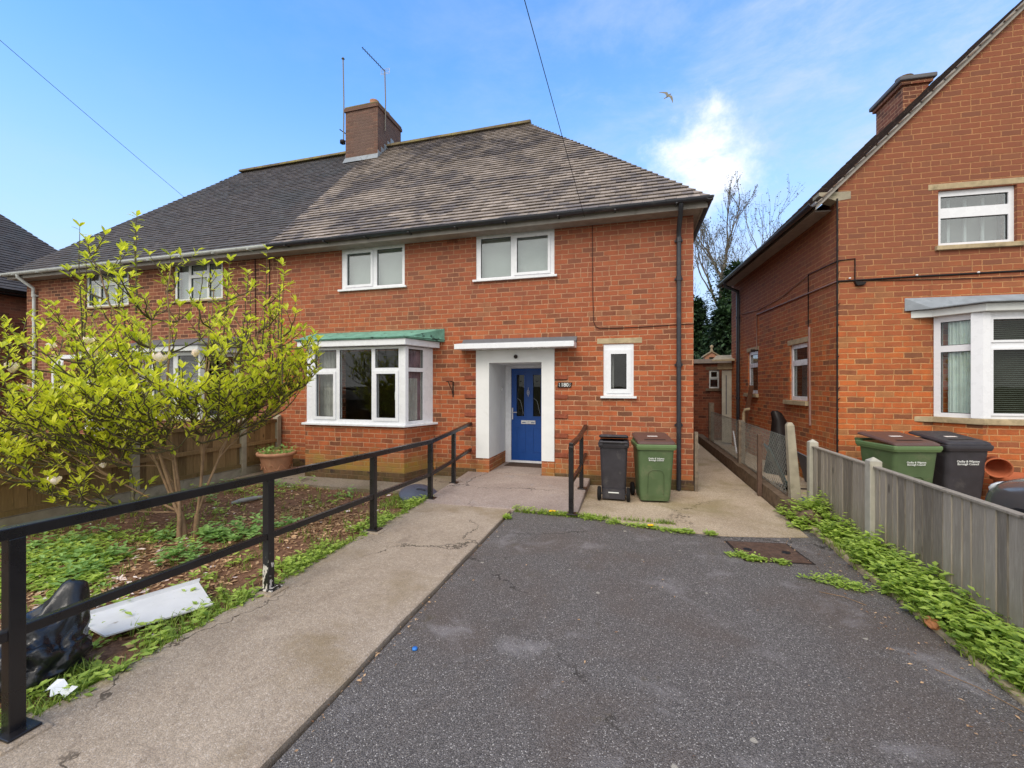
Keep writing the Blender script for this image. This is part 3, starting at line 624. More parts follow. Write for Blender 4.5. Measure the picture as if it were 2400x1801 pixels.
def semi(side):
    """one half of the pair; side=+1 the right half, -1 the mirrored left half (mirror plane x=-7)"""
    right = side > 0
    X = (lambda x: x) if right else (lambda x: -14.0-x)
    def rng(a, b): a, b = X(a), X(b); return (min(a, b), max(a, b))
    if right: root = thing('brick_house', 'red brick house with blue front door, white framed windows and green copper topped bay', 'house', (-3.0, FY, 0))
    else: root = thing('brick_house', 'adjoining darker roofed brick house with white gutter, partly hidden behind the magnolia', 'house', (-11.0, FY, 0))
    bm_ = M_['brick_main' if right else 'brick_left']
    P = lambda x, dd, z: Vector((x, FY+dd, z))
    ups = [(-5.50, -4.11, 3.54, 4.385), (-2.68, -1.26, 3.545, 4.39)]
    smallw = (-0.44, 0.04, 1.485, 2.338)
    bayo = (-5.6, -3.85, 0.98, 2.34); porch = (-2.55, -1.36, 0.0, 2.2)
    holes = [(*rng(o[0], o[1]), o[2], o[3]) for o in ups+[smallw, bayo, porch]]
    x0, x1 = rng(-7.0, 0.94)
    if right: x0 += 0.0005
    else: x1 -= 0.0005
    mb = MB(); mb.panel(P, x0, x1, 0, 4.46, holes, 0.0, 0.26)
    outer = X(0.94); inn = outer-side*0.26
    a, b = sorted((outer, inn)); mb.box(a, b, FY+0.26, 2*RY-FY, 0, 4.46)
    mb.box(x0, x1, 2*RY-FY, 2*RY-FY+0.26, 0, 4.46)
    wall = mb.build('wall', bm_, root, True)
    if right:
        # dark engineering-brick courses at the foot of the wall
        for bb in ((-3.47, -2.675, FY-0.006, FY), (-1.25, 0.946, FY-0.006, FY), (0.94, 0.946, FY+.0005, 10), (-6.98, -5.98, FY-0.006, FY)): pl = MB(); pl.box(*bb, -0.06, 0.165); pl.build('plinth', M_['brick_blue'], root, True)
        for k in range(5):
            z = 0.478+0.33*k
            for (qa, qz) in ((-1.258, -1.03), (-2.895, -2.672)): qb = MB(); qb.box(qa, qz, FY-0.022, FY, z-0.036, z+0.036); qb.build('quoin_brick', M_['brick_quoin'], root, True, bevel=0.004)
        vb = MB(); vb.panel(P, -3.24, -3.04, 4.25, 4.378, [(-3.24+.014+.031*i, -3.24+.014+.031*i+.02, 4.262+.03*j, 4.262+.03*j+.018) for i in range(6) for j in range(4)], -0.006, -0.0005)
        vb.build('air_vent', M_['brick_old'], root, True)
    room(root, P, x0+.3, x1-.3, 0.05, 2.5, 0.27, 3.2)
    room(root, P, x0+.3, x1-.3, 2.56, 4.44, 0.27, 3.2)
    # windows upstairs
    for i, o in enumerate(ups):
        xa, xb = rng(o[0], o[1]); w, h = xb-xa, o[3]-o[2]
        if right:
            if i == 0: li = [(0.122, 0.655, 0.085, 0.70, 0.045), (0.787, 1.33, 0.045, 0.735, 0)]
            else: li = [(0.086, 0.645, 0.035, 0.735, 0), (0.756, 1.304, 0.085, 0.695, 0.045)]
        else: li = [(0.06, 0.40, 0.05, h-0.06, 0.0), (0.47, w-0.46, 0.05, 0.50, 0.0), (0.47, w-0.46, 0.57, h-0.06, 0.0), (w-0.40, w-0.06, 0.05, h-0.06, 0.0)]
        win(root, (xa, FY, o[2]), 0, w, h, li, inner=[('blind_pale', 0.05, w-.05, 0.03, h-.02, 0.16)] if right else [('blind_pale', 0.03, w-.03, 0.03, h-.02, 0.15)],
            pane='pane_sky', frame='upvc' if right else 'upvc_aged', sillmat=None if right else 'stone')
    xa, xb = rng(smallw[0], smallw[1])
    win(root, (xa, FY, smallw[2]), 0, xb-xa, smallw[3]-smallw[2], [(0.12, 0.368, 0.115, 0.69, 0.07)], inner=[('curtain_grey', 0.03, 0.16, 0.0, 0.85, 0.22)] if right else None, pane='pane_glass', sill=0.045)
    lb = MB(); xa, xb = rng(-0.545, 0.17); lb.box(xa, xb, FY-0.005, FY+0.12, 2.345, 2.435); lb.build('lintel', M_['stone'], root, True, bevel=0.006)
    # bay: dwarf wall, sill, three windows, fascia and metal-covered top
    bx = [X(x) for x in BAYX]; FB = 6.5
    poly = [(bx[0], FY-0.001), (bx[1], FB), (bx[2], FB), (bx[3], FY-0.001)]
    if not right: poly = poly[::-1]
    db = MB(); db.prism(poly, -0.05, 0.945); db.build('bay_wall', M_['brick_bay' if right else 'brick_left'], root, True)
    def grow(k, kb=None): kb = k if kb is None else kb; s = side; return [(bx[0]-s*kb, FY-0.002), (bx[1]-s*k*0.75, FB-k), (bx[2]+s*k*0.75, FB-k), (bx[3]+s*kb, FY-0.002)]
    if right:
        db = MB(); db.prism(grow(0.006), -0.06, 0.16); db.build('bay_plinth', M_['brick_blue'], root, True)
        db = MB(); db.prism(grow(0.05, 0.10), 0.03, [0.05]*4); db.prism(grow(0.03, 0.06), 0.03, 0.075)
    sb = MB(); sp = grow(0.055, 0.09); sb.prism(sp if right else sp[::-1], 0.946, 0.985); sb.build('bay_sill', M_['upvc' if right else 'stone'], root, True, bevel=0.008)
    def seg(p, q): p, q = Vector((*p, 0)), Vector((*q, 0)); return math.atan2(q.y-p.y, q.x-p.x), (q-p).length
    g_ = grow(-0.02)
    zf = 0.985; hf = 2.335-zf
    order = g_ if right else g_[::-1]
    a0, l0 = seg(order[0], order[1]); a1, l1 = seg(order[1], order[2]); a2, l2 = seg(order[2], order[3])
    if right:
        ox = order[1][0]; z = lambda q: q-zf
        li = [(-5.545-ox, -5.09-ox, z(1.966), z(2.294), 0), (-5.516-ox, -5.146-ox, z(1.099), z(1.86), 0.05), (-5.023-ox, -4.368-ox, z(1.055), z(2.294), 0), (-4.30-ox, -3.839-ox, z(1.964), z(2.294), 0), (-4.267-ox, -3.893-ox, z(1.097), z(1.86), 0.055)]
        win(root, (*order[1], zf), a1, l1, hf, li, d0=0.0, sill=0, inner=[('curtain_grey', 0.10, 0.46, 0.02, hf-.05, 0.2)], handle=True)
        win(root, (*order[2], zf), a2, l2, hf, [(0.10, 0.46, 0.055, 0.915, 0), (0.10, 0.46, 0.985, 1.31, 0)], d0=0.0, sill=0, inner=[('curtain_mauve', 0.22, 0.50, 0.02, hf-.05, 0.12), ('curtain_grey', 0.18, 0.40, 0.02, 0.8, 0.10)])
        win(root, (*order[0], zf), a0, l0, hf, [(0.09, l0-0.10, 0.055, 0.915, 0), (0.09, l0-0.10, 0.985, 1.31, 0)], d0=0.0, sill=0)
        cp = MB(); c = Vector((*order[2], 0)); cp.prism([(c.x-0.055, c.y-0.014), (c.x+0.035, c.y-0.014), (c.x+0.06, c.y+0.05), (c.x+0.035, c.y+0.07)], zf, 2.335); cp.build('corner_post', M_['upvc'], root, True, bevel=0.006)
    else:
        w3 = l1/3
        win(root, (*order[1], zf), a1, l1, hf, [(0.07+w3*i, w3*(i+1)-0.05, 0.07, 1.28, 0) for i in range(3)], d0=0.0, sill=0, frame='upvc_aged', inner=[('slats', 0.05, l1-.05, 0.03, hf-.05, 0.14)])
        for (q, aa, ll) in ((order[0], a0, l0), (order[2], a2, l2)): win(root, (*q, zf), aa, ll, hf, [(0.08, ll-0.08, 0.07, 1.28, 0)], d0=0.0, sill=0, frame='upvc_aged')
    rv = lambda p: p if right else p[::-1]
    fb = MB(); fb.prism(rv(grow(0.11, 0.12)), 2.345, 2.452); fb.build('bay_fascia', M_['upvc' if right else 'upvc_aged'], root, True, bevel=0.006)
    tb = MB(); q = rv(grow(0.14, 0.22)); tb.prism(q, [2.455]*4, [2.70 if abs(p[1]-FY) < 0.1 else 2.475 for p in q])
    tb.build('bay_roof', M_['copper' if right else 'felt'], root, True, bevel=0.006)
    if right:
        tb = MB(); tb.tube([(q[1][0]-0.02, q[1][1], 2.478), (q[2][0]+0.03, q[2][1], 2.478), (q[3][0], q[3][1], 2.50)], 0.011, 5)
        tb.build('bay_roof_edge', M_['copper'], root, True)
    # porch: rendered surround, recess, door
    xa, xb = rng(-2.67, -1.257); ia, ib = rng(-2.425, -1.478)
    pb = MB(); pb.panel(P, xa, xb, 0.365, 2.285, [(ia, ib, 0.365, 2.06)], -0.03, 0.262); s_ = pb.build('porch_surround', M_['render_white'], root, True, bevel=0.006)
    for (ja, jb, ka, kb) in ((xa, ia, ia-.05, ia), (ib, xb, ib, ib+.05)): pb = MB(); pb.box(ja, jb, FY-0.018, FY+0.27, 0.0, 0.364); pb.box(ka, kb, FY+0.27, 8.2, 0, 0.36); pb.build('porch_base', M_['brick_main'], root, True)
    pb = MB(); pb.box(ia-.05, ia-0.001, FY+0.262, 8.26, 0.361, 2.3); pb.box(ib+.001, ib+.05, FY+0.262, 8.26, 0.361, 2.3); pb.box(ia, ib, FY+0.262, 8.26, 2.061, 2.3)
    pb.build('porch_lining', M_['render_white'], root, True)
    dl, dr = ia+0.118, ib-0.002
    fr = MB(); fr.panel(lambda x, dd, z: Vector((x, 8.2+dd, z)), ia+0.001, ib-0.001, 0.13, 2.06, [(dl, dr, 0.172, 2.0)], -0.005, 0.07); fr.build('door_frame', M_['upvc'], root, True, bevel=0.004)
    mb = MB(); D = lambda x, dd, z: Vector((x, 8.2+dd, z))
    gl = [(dl+0.112, dl+0.268, 1.05, 1.87), (dl+0.446, dl+0.604, 1.05, 1.87)]
    mb.panel(D, dl+.003, dr-.003, 0.176, 1.996, gl, 0.01, 0.055)
    for (u0, u1, z0, z1) in gl: mb.panel(D, u0-.028, u1+.028, z0-.028, z1+.028, [(u0, u1, z0, z1)], -0.002, 0.009)
    for (u0, u1) in ((dl+0.10, dl+0.29), (dl+0.435, dl+0.625)):
        mb.panel(D, u0, u1, 0.34, 0.84, [(u0+.018, u1-.018, 0.358, 0.822)], 0.001, 0.009)
    door = mb.build('door', M_['door_blue' if right else 'upvc'], root, True, bevel=0.003)
    pm = MB()
    for (u0, u1, z0, z1) in gl: pm.panel(D, u0, u1, z0, z1, (), 0.025, 0.03)
    pm.build('door_pane', M_['pane_dark'], door, True)
    for (u0, u1, z0, z1) in gl:
        for zz in (z0+.15, z0+.42, z0+.69): lb = MB(); lb.add([D((u0+u1)/2+a, 0.022, zz+b) for a, b in ((0, -.018), (.018, 0), (0, .018), (-.018, 0))], [(0, 1, 2, 3)]); lb.build('leaded_motif', M_['gasket'], door, True)
        lb = MB(); lb.tube([D(u0+.01, 0.022, z0+.36), D((u0+u1)/2, 0.022, z0+.30), D(u1-.02, 0.022, z0+.05)], 0.002, 4); lb.build('leaded_line', M_['chrome'], door, True)
    cb = MB(); cb.panel(D, dl+0.21, dl+0.497, 0.90, 0.97, [(dl+0.225, dl+0.30, 0.918, 0.934), (dl+0.41, dl+0.48, 0.918, 0.934)], -0.014, 0.009); cb.build('letterbox', M_['chrome'], door, True, bevel=0.003)
    cb = MB(); cb.panel(D, dl+0.018, dl+0.040, 0.985, 1.215, (), -0.012, 0.009); cb.tube([D(dl+0.029, -0.01, 1.128), D(dl+0.029, -0.05, 1.128), D(dl+0.135, -0.05, 1.128)], 0.009, 8); cb.build('door_handle', M_['chrome'], door, True)
    cb = MB(); kx = dl+0.352; ring = [D(kx+0.022*math.sin(t*PI/8), -0.012, 1.52+0.05*math.cos(t*PI/8)) for t in range(17)]
    cb.tube(ring, 0.005, 6); cb.tube([D(kx, -0.006, 1.62), D(kx, -0.010, 1.565)], 0.004, 6); cb.tube([D(kx, -0.01, 1.475), D(kx, -0.006, 1.435)], [0.006, 0.002], 6); cb.tube([D(kx, -0.012, 1.54), D(kx, -0.012, 1.50)], 0.007, 6)
    cb.build('door_knocker', M_['chrome'], door, True)
    # flat canopy
    xa, xb = rng(-2.96, -0.885); cb = MB(); cb.box(xa, xb, 6.86, FY-.001, 2.288, 2.376); can = cb.build('canopy', M_['upvc'], root, True, bevel=0.005)
    cb = MB(); v0 = [(xa+.02, 6.90, 2.378), (xb-.02, 6.90, 2.378), (xb, FY-.002, 2.415), (xa, FY-.002, 2.415)]; cb.prism([(p[0], p[1]) for p in v0], 2.377, [2.384, 2.384, 2.425, 2.425]); cb.build('canopy_flashing', M_['lead'], can, True)
    cb = MB(); cb.add([(xa+.02, FY-.05, 2.40), (xb+.0, FY-.05, 2.40), (xb+.01, FY-.004, 2.485), (xa+.04, FY-.004, 2.485), (xa+.02, FY-.002, 2.39), (xb, FY-.002, 2.39)], [(0, 1, 2, 3), (0, 4, 5, 1), (1, 5, 2), (4, 0, 3)]); cb.build('canopy_upstand', M_['felt'], can, True)
    # roof
    W_ = M_['tile_pale' if right else 'tile_dark']; ga, tw, lf, th = (0.125, 0.165, 0.032, 0.015) if right else (0.115, 0.17, 0.018, 0.010)
    hipx = X(1.10); mt, mg = MB(), MB(); N = Vector((0, -math.sin(PIT), CP)); Sv = Vector((0, CP, math.sin(PIT)))
    px = -6.93
    if right: slope(mt, mg, (0, EY, EZ), (1, 0, 0), Sv, N, lambda s: px, lambda s: hipx-s*CP, SL, ga, tw, lf, th)
    else: slope(mt, mg, (0, EY, EZ), (1, 0, 0), Sv, N, lambda s: hipx+s*CP, lambda s: px-0.001, SL, ga, tw, lf, th)
    BY = 2*RY-EY
    Nb = Vector((0, math.sin(PIT), CP)); Sb = Vector((0, -CP, math.sin(PIT)))
    if right: slope(mt, mg, (0, BY, EZ), (1, 0, 0), Sb, Nb, lambda s: px, lambda s: hipx-s*CP, SL, ga, tw, lf, th)
    else: slope(mt, mg, (0, BY, EZ), (1, 0, 0), Sb, Nb, lambda s: hipx+s*CP, lambda s: px, SL, ga, tw, lf, th)
    Nh = Vector((side*math.sin(PIT), 0, CP)); Sh = Vector((-side*CP, 0, math.sin(PIT)))
    slope(mt, mg, (hipx, 0, EZ), (0, 1, 0), Sh, Nh, lambda s: EY+s*CP, lambda s: BY-s*CP, SL, ga, tw, lf, th)
    roof = mt.build('roof', W_, root, True); mg.build('roof_underlay', M_['tile_gap'], roof, True)
    rb = MB(); re = hipx-side*(RY-EY); a, b = sorted((px, re+side*0.05)); x = a
    while x < b:
        x2 = min(b, x+0.30); pr = [(RY+0.125*math.cos(t*PI/8), RZ-0.02+0.11*math.sin(t*PI/8)+R.uniform(-.003, .003)) for t in range(9)]
        rb.extrude(pr, x+.004, x2-.004, smooth=False); x = x2
    rb.build('ridge', M_['ridge_tile'], roof, True)
    # eaves
    a, b = sorted((px if right else px-0.002, hipx)); fa = M_['fascia_grey']
    eb = MB(); eb.box(a, b, EY+.05, EY+.075, 4.315, 4.455); o2 = hipx-side*0.05; c, d2 = sorted((o2, o2-side*0.025)); eb.box(c, d2, EY+.076, BY-.05, 4.315, 4.455); eb.build('fascia', fa, root, True)
    eb = MB(); eb.box(a, b-.06 if right else b, EY+.076, FY-.001, 4.325, 4.345); c, d2 = sorted((X(0.941), o2-side*0.026)); eb.box(c, d2, FY-.001, BY-.1, 4.325, 4.345); eb.build('soffit', M_['soffit_grey'], root, True)
    gm = M_['black_pvc' if right else 'white_pvc']
    gb = gutter(lambda x, p, q: (x, EY-0.02+p, 4.44+q), a-(0 if right else .06), b+(.06 if right else 0))
    gs = gutter(lambda x, p, q: (hipx+side*0.015+p, x, 4.44+q), EY-.07, BY); gb.add(gs.v, gs.f)
    for k in range(9):
        xx = a+(b-a)*(k+.5)/9; gb.box(xx-.012, xx+.012, EY-.082, EY+.05, 4.372, 4.388)
    gb.build('gutter', gm, root, True)
    dx_ = 0.72 if right else X(0.55)
    pb = MB(); pb.tube([(dx_, EY-.02, 4.39), (dx_, EY-.02, 4.33), (dx_, FY-.07, 4.12), (dx_, FY-.07, 3.9)], 0.037, 10) if not right else pb.tube([(dx_, EY-.02, 4.39), (dx_, EY+.02, 4.28), (dx_, FY-.055, 4.10), (dx_, FY-.055, 3.9)], 0.036, 10)
    pb.tube([(dx_, FY-.055, 3.95), (dx_, FY-.055, 0.02)], 0.036, 10)
    for zz in (3.9, 3.3, 1.95, 1.0): pb.tube([(dx_, FY-.055, zz), (dx_, FY-.055, zz+.07)], 0.045, 10); pb.box(dx_-.06, dx_+.06, FY-.03, FY-.001, zz+.02, zz+.05)
    pb.build('downpipe', gm, root, True)
    return root
house = semi(1)
nbhouse = semi(-1)
# extras on the house
cb = MB(); cb.tube([(-0.62, FY-.008, 4.32), (-0.615, FY-.008, 3.2), (-0.60, FY-.008, 2.72), (-0.57, FY-.008, 2.64), (-0.50, FY-.008, 2.60), (0.1, FY-.008, 2.60), (0.70, FY-.008, 2.62), (0.94, FY-.008, 2.625)], 0.006, 5); cb.build('cable', M_['cable_brown'], house, True)
cb = MB(); cb.tube([(-7.62, FY-.012, 4.32), (-7.6, FY-.012, 2.5), (-7.56, FY-.012, 0.9)], 0.010, 5); cb.tube([(-7.25, FY-.012, 4.32), (-7.22, FY-.012, 0.3)], 0.010, 5); cb.build('cable', M_['cable_brown'], nbhouse, True)
cb = MB(); cb.lathe([(0.001, 0), (0.03, 0.0), (0.036, 0.02), (0.03, 0.045), (0.001, 0.05)], (0, 0, 0), 14, M=Matrix.Translation((-1.93, FY-.03, 2.16)) @ Matrix.Rotation(rad(90), 4, 'X')); cb.build('porch_lamp', M_['iron'], house, True)
cb = MB(); cb.lathe([(0.001, 0), (0.036, 0.0), (0.036, 0.018), (0.028, 0.026), (0.001, 0.028)], (0, 0, 0), 14, M=Matrix.Translation((-2.4245, 7.95, 1.585)) @ Matrix.Rotation(rad(90), 4, 'Y')); cb.build('doorbell', M_['chrome'], house, True)
# chimney stack with lead flashing, pots
mb = MB(); cx0, cx1, cy0, cy1 = -7.45, -6.46, 9.92, 11.1
mb.box(cx0, cx1, cy0, cy1, 7.3, 9.05); mb.box(cx0-.03, cx1+.03, cy0-.03, cy1+.03, 9.051, 9.13); ch = mb.build('chimney', M_['brick_chimney'], house, True)
mb = MB(); mb.prism([(cx0-.02, cy0-.02), (cx1+.02, cy0-.02), (cx1+.02, cy1+.02), (cx0-.02, cy1+.02)], 9.131, [9.19]*4); mb.build('chimney_cap', M_['ridge_tile'], ch, True, bevel=0.02)
for (px_, py_, hh) in ((-6.68, 10.1, 0.13), (-6.75, 10.75, 0.22), (-7.2, 10.4, 0.10)):
    mb = MB(); mb.lathe([(0.12, 9.18), (0.11, 9.18+hh), (0.125, 9.2+hh), (0.09, 9.2+hh), (0.085, 9.15)], (px_, py_, 0), 16); mb.build('chimney_pot', M_['terracotta'], ch, True)
mb = MB(); rz = lambda y: EZ+(y-EY)*math.tan(PIT)
mb.add([(cx0-.05, cy0-.07, rz(cy0-.07)+.05), (cx1+.04, cy0-.07, rz(cy0-.07)+.05), (cx1+.015, cy0-.006, rz(cy0)+.13), (cx0-.01, cy0-.006, rz(cy0)+.13)], [(0, 1, 2, 3)])
for k in range(5):
    y0 = cy0+k*.155; mb.box(cx1+.004, cx1+.012, y0-.006, y0+.15, rz(y0)-.02, rz(y0)+.22)
    mb.box(cx0-.012, cx0-.004, y0-.006, y0+.15, rz(y0)-.02, rz(y0)+.22)
mb.build('flashing', M_['lead'], ch, True)
# ---------------------------------------------------------------- house number, bracket, aerials, wires, bird
t = thing('house_number_sign', 'small dark wooden plaque with white number 180 beside the porch', 'sign', (-1.08, FY-.012, 1.668))
mb = MB(); pts = [(-.124, -.040), (.10, -.043), (.126, .040), (-.112, .043)]
mb.add([(x, -0.008, z) for x, z in pts]+[(x, 0.011, z) for x, z in pts], [(0, 1, 2, 3), (7, 6, 5, 4), (0, 4, 5, 1), (1, 5, 6, 2), (2, 6, 7, 3), (3, 7, 4, 0)])
mb.build('board', M_['iron'], t)
text('number', '180', 0.088, M_['white_ink'], t, Matrix.Translation((0.0, -0.0095, -0.002)) @ Matrix.Rotation(rad(90), 4, 'X'), bold=0.0005)
mb = MB()
for sx in (-1, 1): mb.tube([(sx*.082, -0.010, -.030), (sx*.093, -0.010, -.012), (sx*.086, -0.010, .012), (sx*.096, -0.010, .03)], [0.003, 0.005, 0.003, 0.006], 5)
mb.build('ornament', M_['white_ink'], t)

t = thing('hanging_basket_bracket', 'rusty iron bracket fixed on brick between bay window and porch', 'bracket', (-3.12, FY, 1.45))
mb = MB(); mb.bar([(0, -.012, 0.0), (0, -.012, 0.28)], 0.022, 0.008); mb.bar([(0, -.015, 0.275), (-.015, -.14, 0.285), (-.02, -.26, 0.275)], 0.018, 0.012)
mb.tube([(0, -.02, 0.03), (-.006, -.06, 0.13), (-.012, -.12, 0.20), (-.018, -.19, 0.27)], 0.006, 6); mb.build('bracket_arm', M_['iron'], t)

def aerial(name, label, base, h, parts, mat='mast'):
    t = thing(name, label, 'aerial', base, group='aerials on the chimney')
    mb = MB(); mb.tube([(0, 0, 0), (0.01, 0, h*.5), (-0.015, 0, h)], 0.016, 6); mb.build('mast', M_[mat], t); parts(t, h); return t
def a1(t, h):
    mb = MB(); mb.lathe([(0.001, 0), (0.045, 0.01), (0.02, 0.04), (0.001, 0.07)], (-.015, 0, h), 8); mb.build('finial', M_['mast'], t)
    mb = MB(); mb.tube([(0, 0, .1), (.12, .03, .06)], 0.014, 5); mb.tube([(-.12, 0, .42), (.1, .03, .25)], 0.014, 5); mb.lathe([(0.001, 0), (0.07, 0.0), (0.07, 0.08), (0.001, .08)], (-.03, 0, .02), 8); mb.build('wall_bracket', M_['iron'], t)
aerial('radio_aerial', 'plain tall mast at the left side of the brick chimney stack', (-7.56, 9.98, 8.25), 2.32, a1)
def a2(t, h):
    mb = MB(); tip = Vector((-.48, -.35, h+.46)); o = Vector((.0, 0, h-.03)); mb.tube([o, tip], 0.011, 5)
    dirn = (tip-o).normalized(); sd = Vector((dirn.y, -dirn.x, 0)).normalized()
    for k in range(9):
        p = o.lerp(tip, 0.2+k*.095); mb.tube([p-sd*.06, p+sd*.06], 0.004, 4)
    mb.build('boom', M_['iron'], t)
    mb = MB(); c = o
    for dz in (-.07, -.03, .03, .07): mb.tube([c+Vector((-.13, 0, dz)), c+Vector((.13, 0, dz))], 0.006, 4)
    for dx in (-.13, .13): mb.tube([c+Vector((dx, 0, -.07)), c+Vector((dx, 0, .07))], 0.006, 4)
    mb.build('reflector', M_['white_pvc'], t)
aerial('tv_aerial', 'television aerial with slanting boom on the right side of the chimney', (-6.41, 10.2, 8.55), 1.64, a2)

def wire(name, label, a, b, sag, r=0.012, n=14):
    mb = MB(); a, b = Vector(a), Vector(b); pts = []
    for i in range(n+1):
        q = i/n; p = a.lerp(b, q); p.z -= sag*4*q*(1-q); pts.append(p)
    mb.tube([p-a for p in pts], r, 5); return tag(mb.build(name, M_['cable_black'], off=a), label, 'wire')
wire('telephone_wire', 'thin dark overhead wire reaching the eaves near the top right window', (-0.72, 6.9, 4.36), (-1.75, -12.0, 8.6), 0.12, 0.004)
wire('telephone_wire', 'thin overhead wire sloping across the sky at the top left', (-12.45, 9.35, 7.10), (-9.5, -9.0, 13.6), 0.25, 0.005)

def bird(loc):
    t = thing('bird', 'gull gliding high in the sky above the white cloud', 'bird', loc, rad(-40)); s = 1.0
    mb = MB(); rr = [(-.20, .004), (-.16, .03), (-.05, .055), (.06, .05), (.13, .032), (.19, .03), (.23, .004)]
    rings = [[(x, r*math.cos(k*PI/4), r*math.sin(k*PI/4)) for k in range(8)] for x, r in rr]; mb.loft(rings, True, True)
    for sg in (1, -1):
        st = [(0.03, 0.06, 0.03, -.10), (.22, .10, .06, -.06), (.42, .0, .02, -.11), (.60, -.16, .0, -.19)]
        v = []
        for (y, xl, z, xt) in st: v += [(xl, sg*y, z+.008), (xt, sg*y, z), (xt, sg*y, z-.004), (xl, sg*y, z-.006)]
        mb.add(v, [(i*4+k, i*4+(k+1) % 4, (i+1)*4+(k+1) % 4, (i+1)*4+k) for i in range(3) for k in range(4)]+[(12, 13, 14, 15)])
    mb.add([(-.18, -.02, 0), (-.30, -.06, 0), (-.31, .06, 0), (-.18, .02, 0), (-.24, 0, -.008)], [(0, 1, 4), (1, 2, 4), (2, 3, 4), (3, 0, 4)])
    o = mb.build('body', M_['gull_grey'], t); r_ = Vector((math.cos(rad(YAW)), math.sin(rad(YAW)), 0)); x_ = r_*.80+Vector((0, 0, .60)); y_ = (r_*-.60+Vector((0, 0, .80))); y_ = (y_+Vector((0, .35, 0))).normalized(); z_ = x_.cross(y_).normalized(); y_ = z_.cross(x_)
    t.rotation_euler = Matrix((x_.normalized(), y_, z_)).transposed().to_euler(); return t
bird((0.0836*26, 1.0616*26, 0.68*26+1.65))

# ---------------------------------------------------------------- right-hand house
TH = rad(3.5); RC = (3.04, 7.6)
rh = thing('brick_house', 'orange brick gable house on the right with grey topped bay window', 'house', (RC[0], RC[1], 0), TH)
rb_ = M_['brick_right']; Pf = lambda x, dd, z: Vector((x, dd, z)); Ps = lambda y, dd, z: Vector((dd, y, z))
GW, GD = 6.6, 5.28
gz = lambda x: 4.62+ (x if x < GW/2 else GW-x)*1.0
mb = MB(); upw = (1.285, 2.225, 3.69, 4.505)
mb.panel(Pf, 0, GW, 0, 4.62, [upw, (1.5, 5.1, 1.2, 2.6)], 0.0, 0.26)
mb.add([(0, 0, 4.62), (GW, 0, 4.62), (GW, 0, 4.715), (GW/2, 0, gz(GW/2)+.095), (0, 0, 4.715), (0, .26, 4.62), (GW, .26, 4.62), (GW, .26, 4.715), (GW/2, .26, gz(GW/2)+.095), (0, .26, 4.715)], [(0, 1, 2, 3, 4), (9, 8, 7, 6, 5), (0, 4, 9, 5), (4, 3, 8, 9)])
w1 = (3.46, 4.14, 1.47, 2.475); w2 = (1.0, 1.725, 1.385, 2.42)
mb.panel(lambda x, dd, z: Vector((dd, x, z)), 0.26, GD, 0, 4.62, [w1, w2], 0.0, 0.26)
mb.box(GW-.26, GW, .26, GD, 0, 4.62); mb.box(0, GW, GD, GD+.26, 0, 4.62)
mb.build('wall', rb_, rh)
room(rh, Pf, .3, GW-.3, .05, 2.6, .27, 3.4, world=False); room(rh, Pf, .3, GW-.3, 2.9, 4.6, .27, 3.0, world=False)
win(rh, (upw[0], 0, upw[2]), 0, .94, .815, [(.06, .875, .565, .735, 0), (.06, .875, .055, .42, 0.0)], d0=0.05, sill=0, pane='pane_sky', world=False, inner=[('plaster', 0.02, .92, 0.02, .8, .3)])
mb = MB()
for xx in (.25, .46, .68): mb.box(upw[0]+xx, upw[0]+xx+.035, .22, .24, upw[2]+.06, upw[2]+.74)
mb.build('shutter_bars', M_['upvc'], rh)
mb = MB(); mb.box(1.16, 2.34, -.006, .1, 4.515, 4.60); mb.build('lintel', M_['stone'], rh, bevel=.006)
mb = MB(); mb.box(1.24, 2.30, -.05, .06, 3.625, 3.688); mb.build('sill', M_['stone'], rh, bevel=.006)
for (w, lo) in ((w1, 4), (w2, 3)):
    # side windows: look out towards the passage (local -x)
    h_ = w[3]-w[2]; l_ = w[1]-w[0]
    win(rh, (0.0, w[1], w[2]), rad(-90), l_, h_, [(.075, l_-.075, .075, h_*.62, 0), (.075, l_-.075, h_*.72, h_-.075, 0)], d0=0.03, sill=0, world=False, pane='pane_sky', inner=[('plaster', .02, l_-.02, .02, h_*.66, .2)])
    mb = MB(); mb.box(-.006, .1, w[0]-.06, w[1]+.10, w[3]+.004, w[3]+.10); mb.build('lintel', M_['stone'], rh, bevel=.006)
    mb = MB(); mb.box(-.06, .06, w[0]-.05, w[1]+.18, w[2]-.085, w[2]-.004); mb.build('sill', M_['stone'], rh, bevel=.006)
# kneeler stone at the eaves corner
mb = MB(); mb.add([(-.26, -.004, 4.62), (.166, -.004, 4.60), (.166, -.004, 4.49), (-.02, -.004, 4.47), (-.26, -.004, 4.57), (-.26, .2, 4.62), (.166, .2, 4.60), (.166, .2, 4.49), (-.02, .2, 4.47), (-.26, .2, 4.57)],
       [(0, 4, 3, 2, 1), (5, 6, 7, 8, 9), (0, 1, 6, 5), (1, 2, 7, 6), (2, 3, 8, 7), (3, 4, 9, 8), (4, 0, 5, 9)]); mb.build('kneeler', M_['concrete_post'], rh)
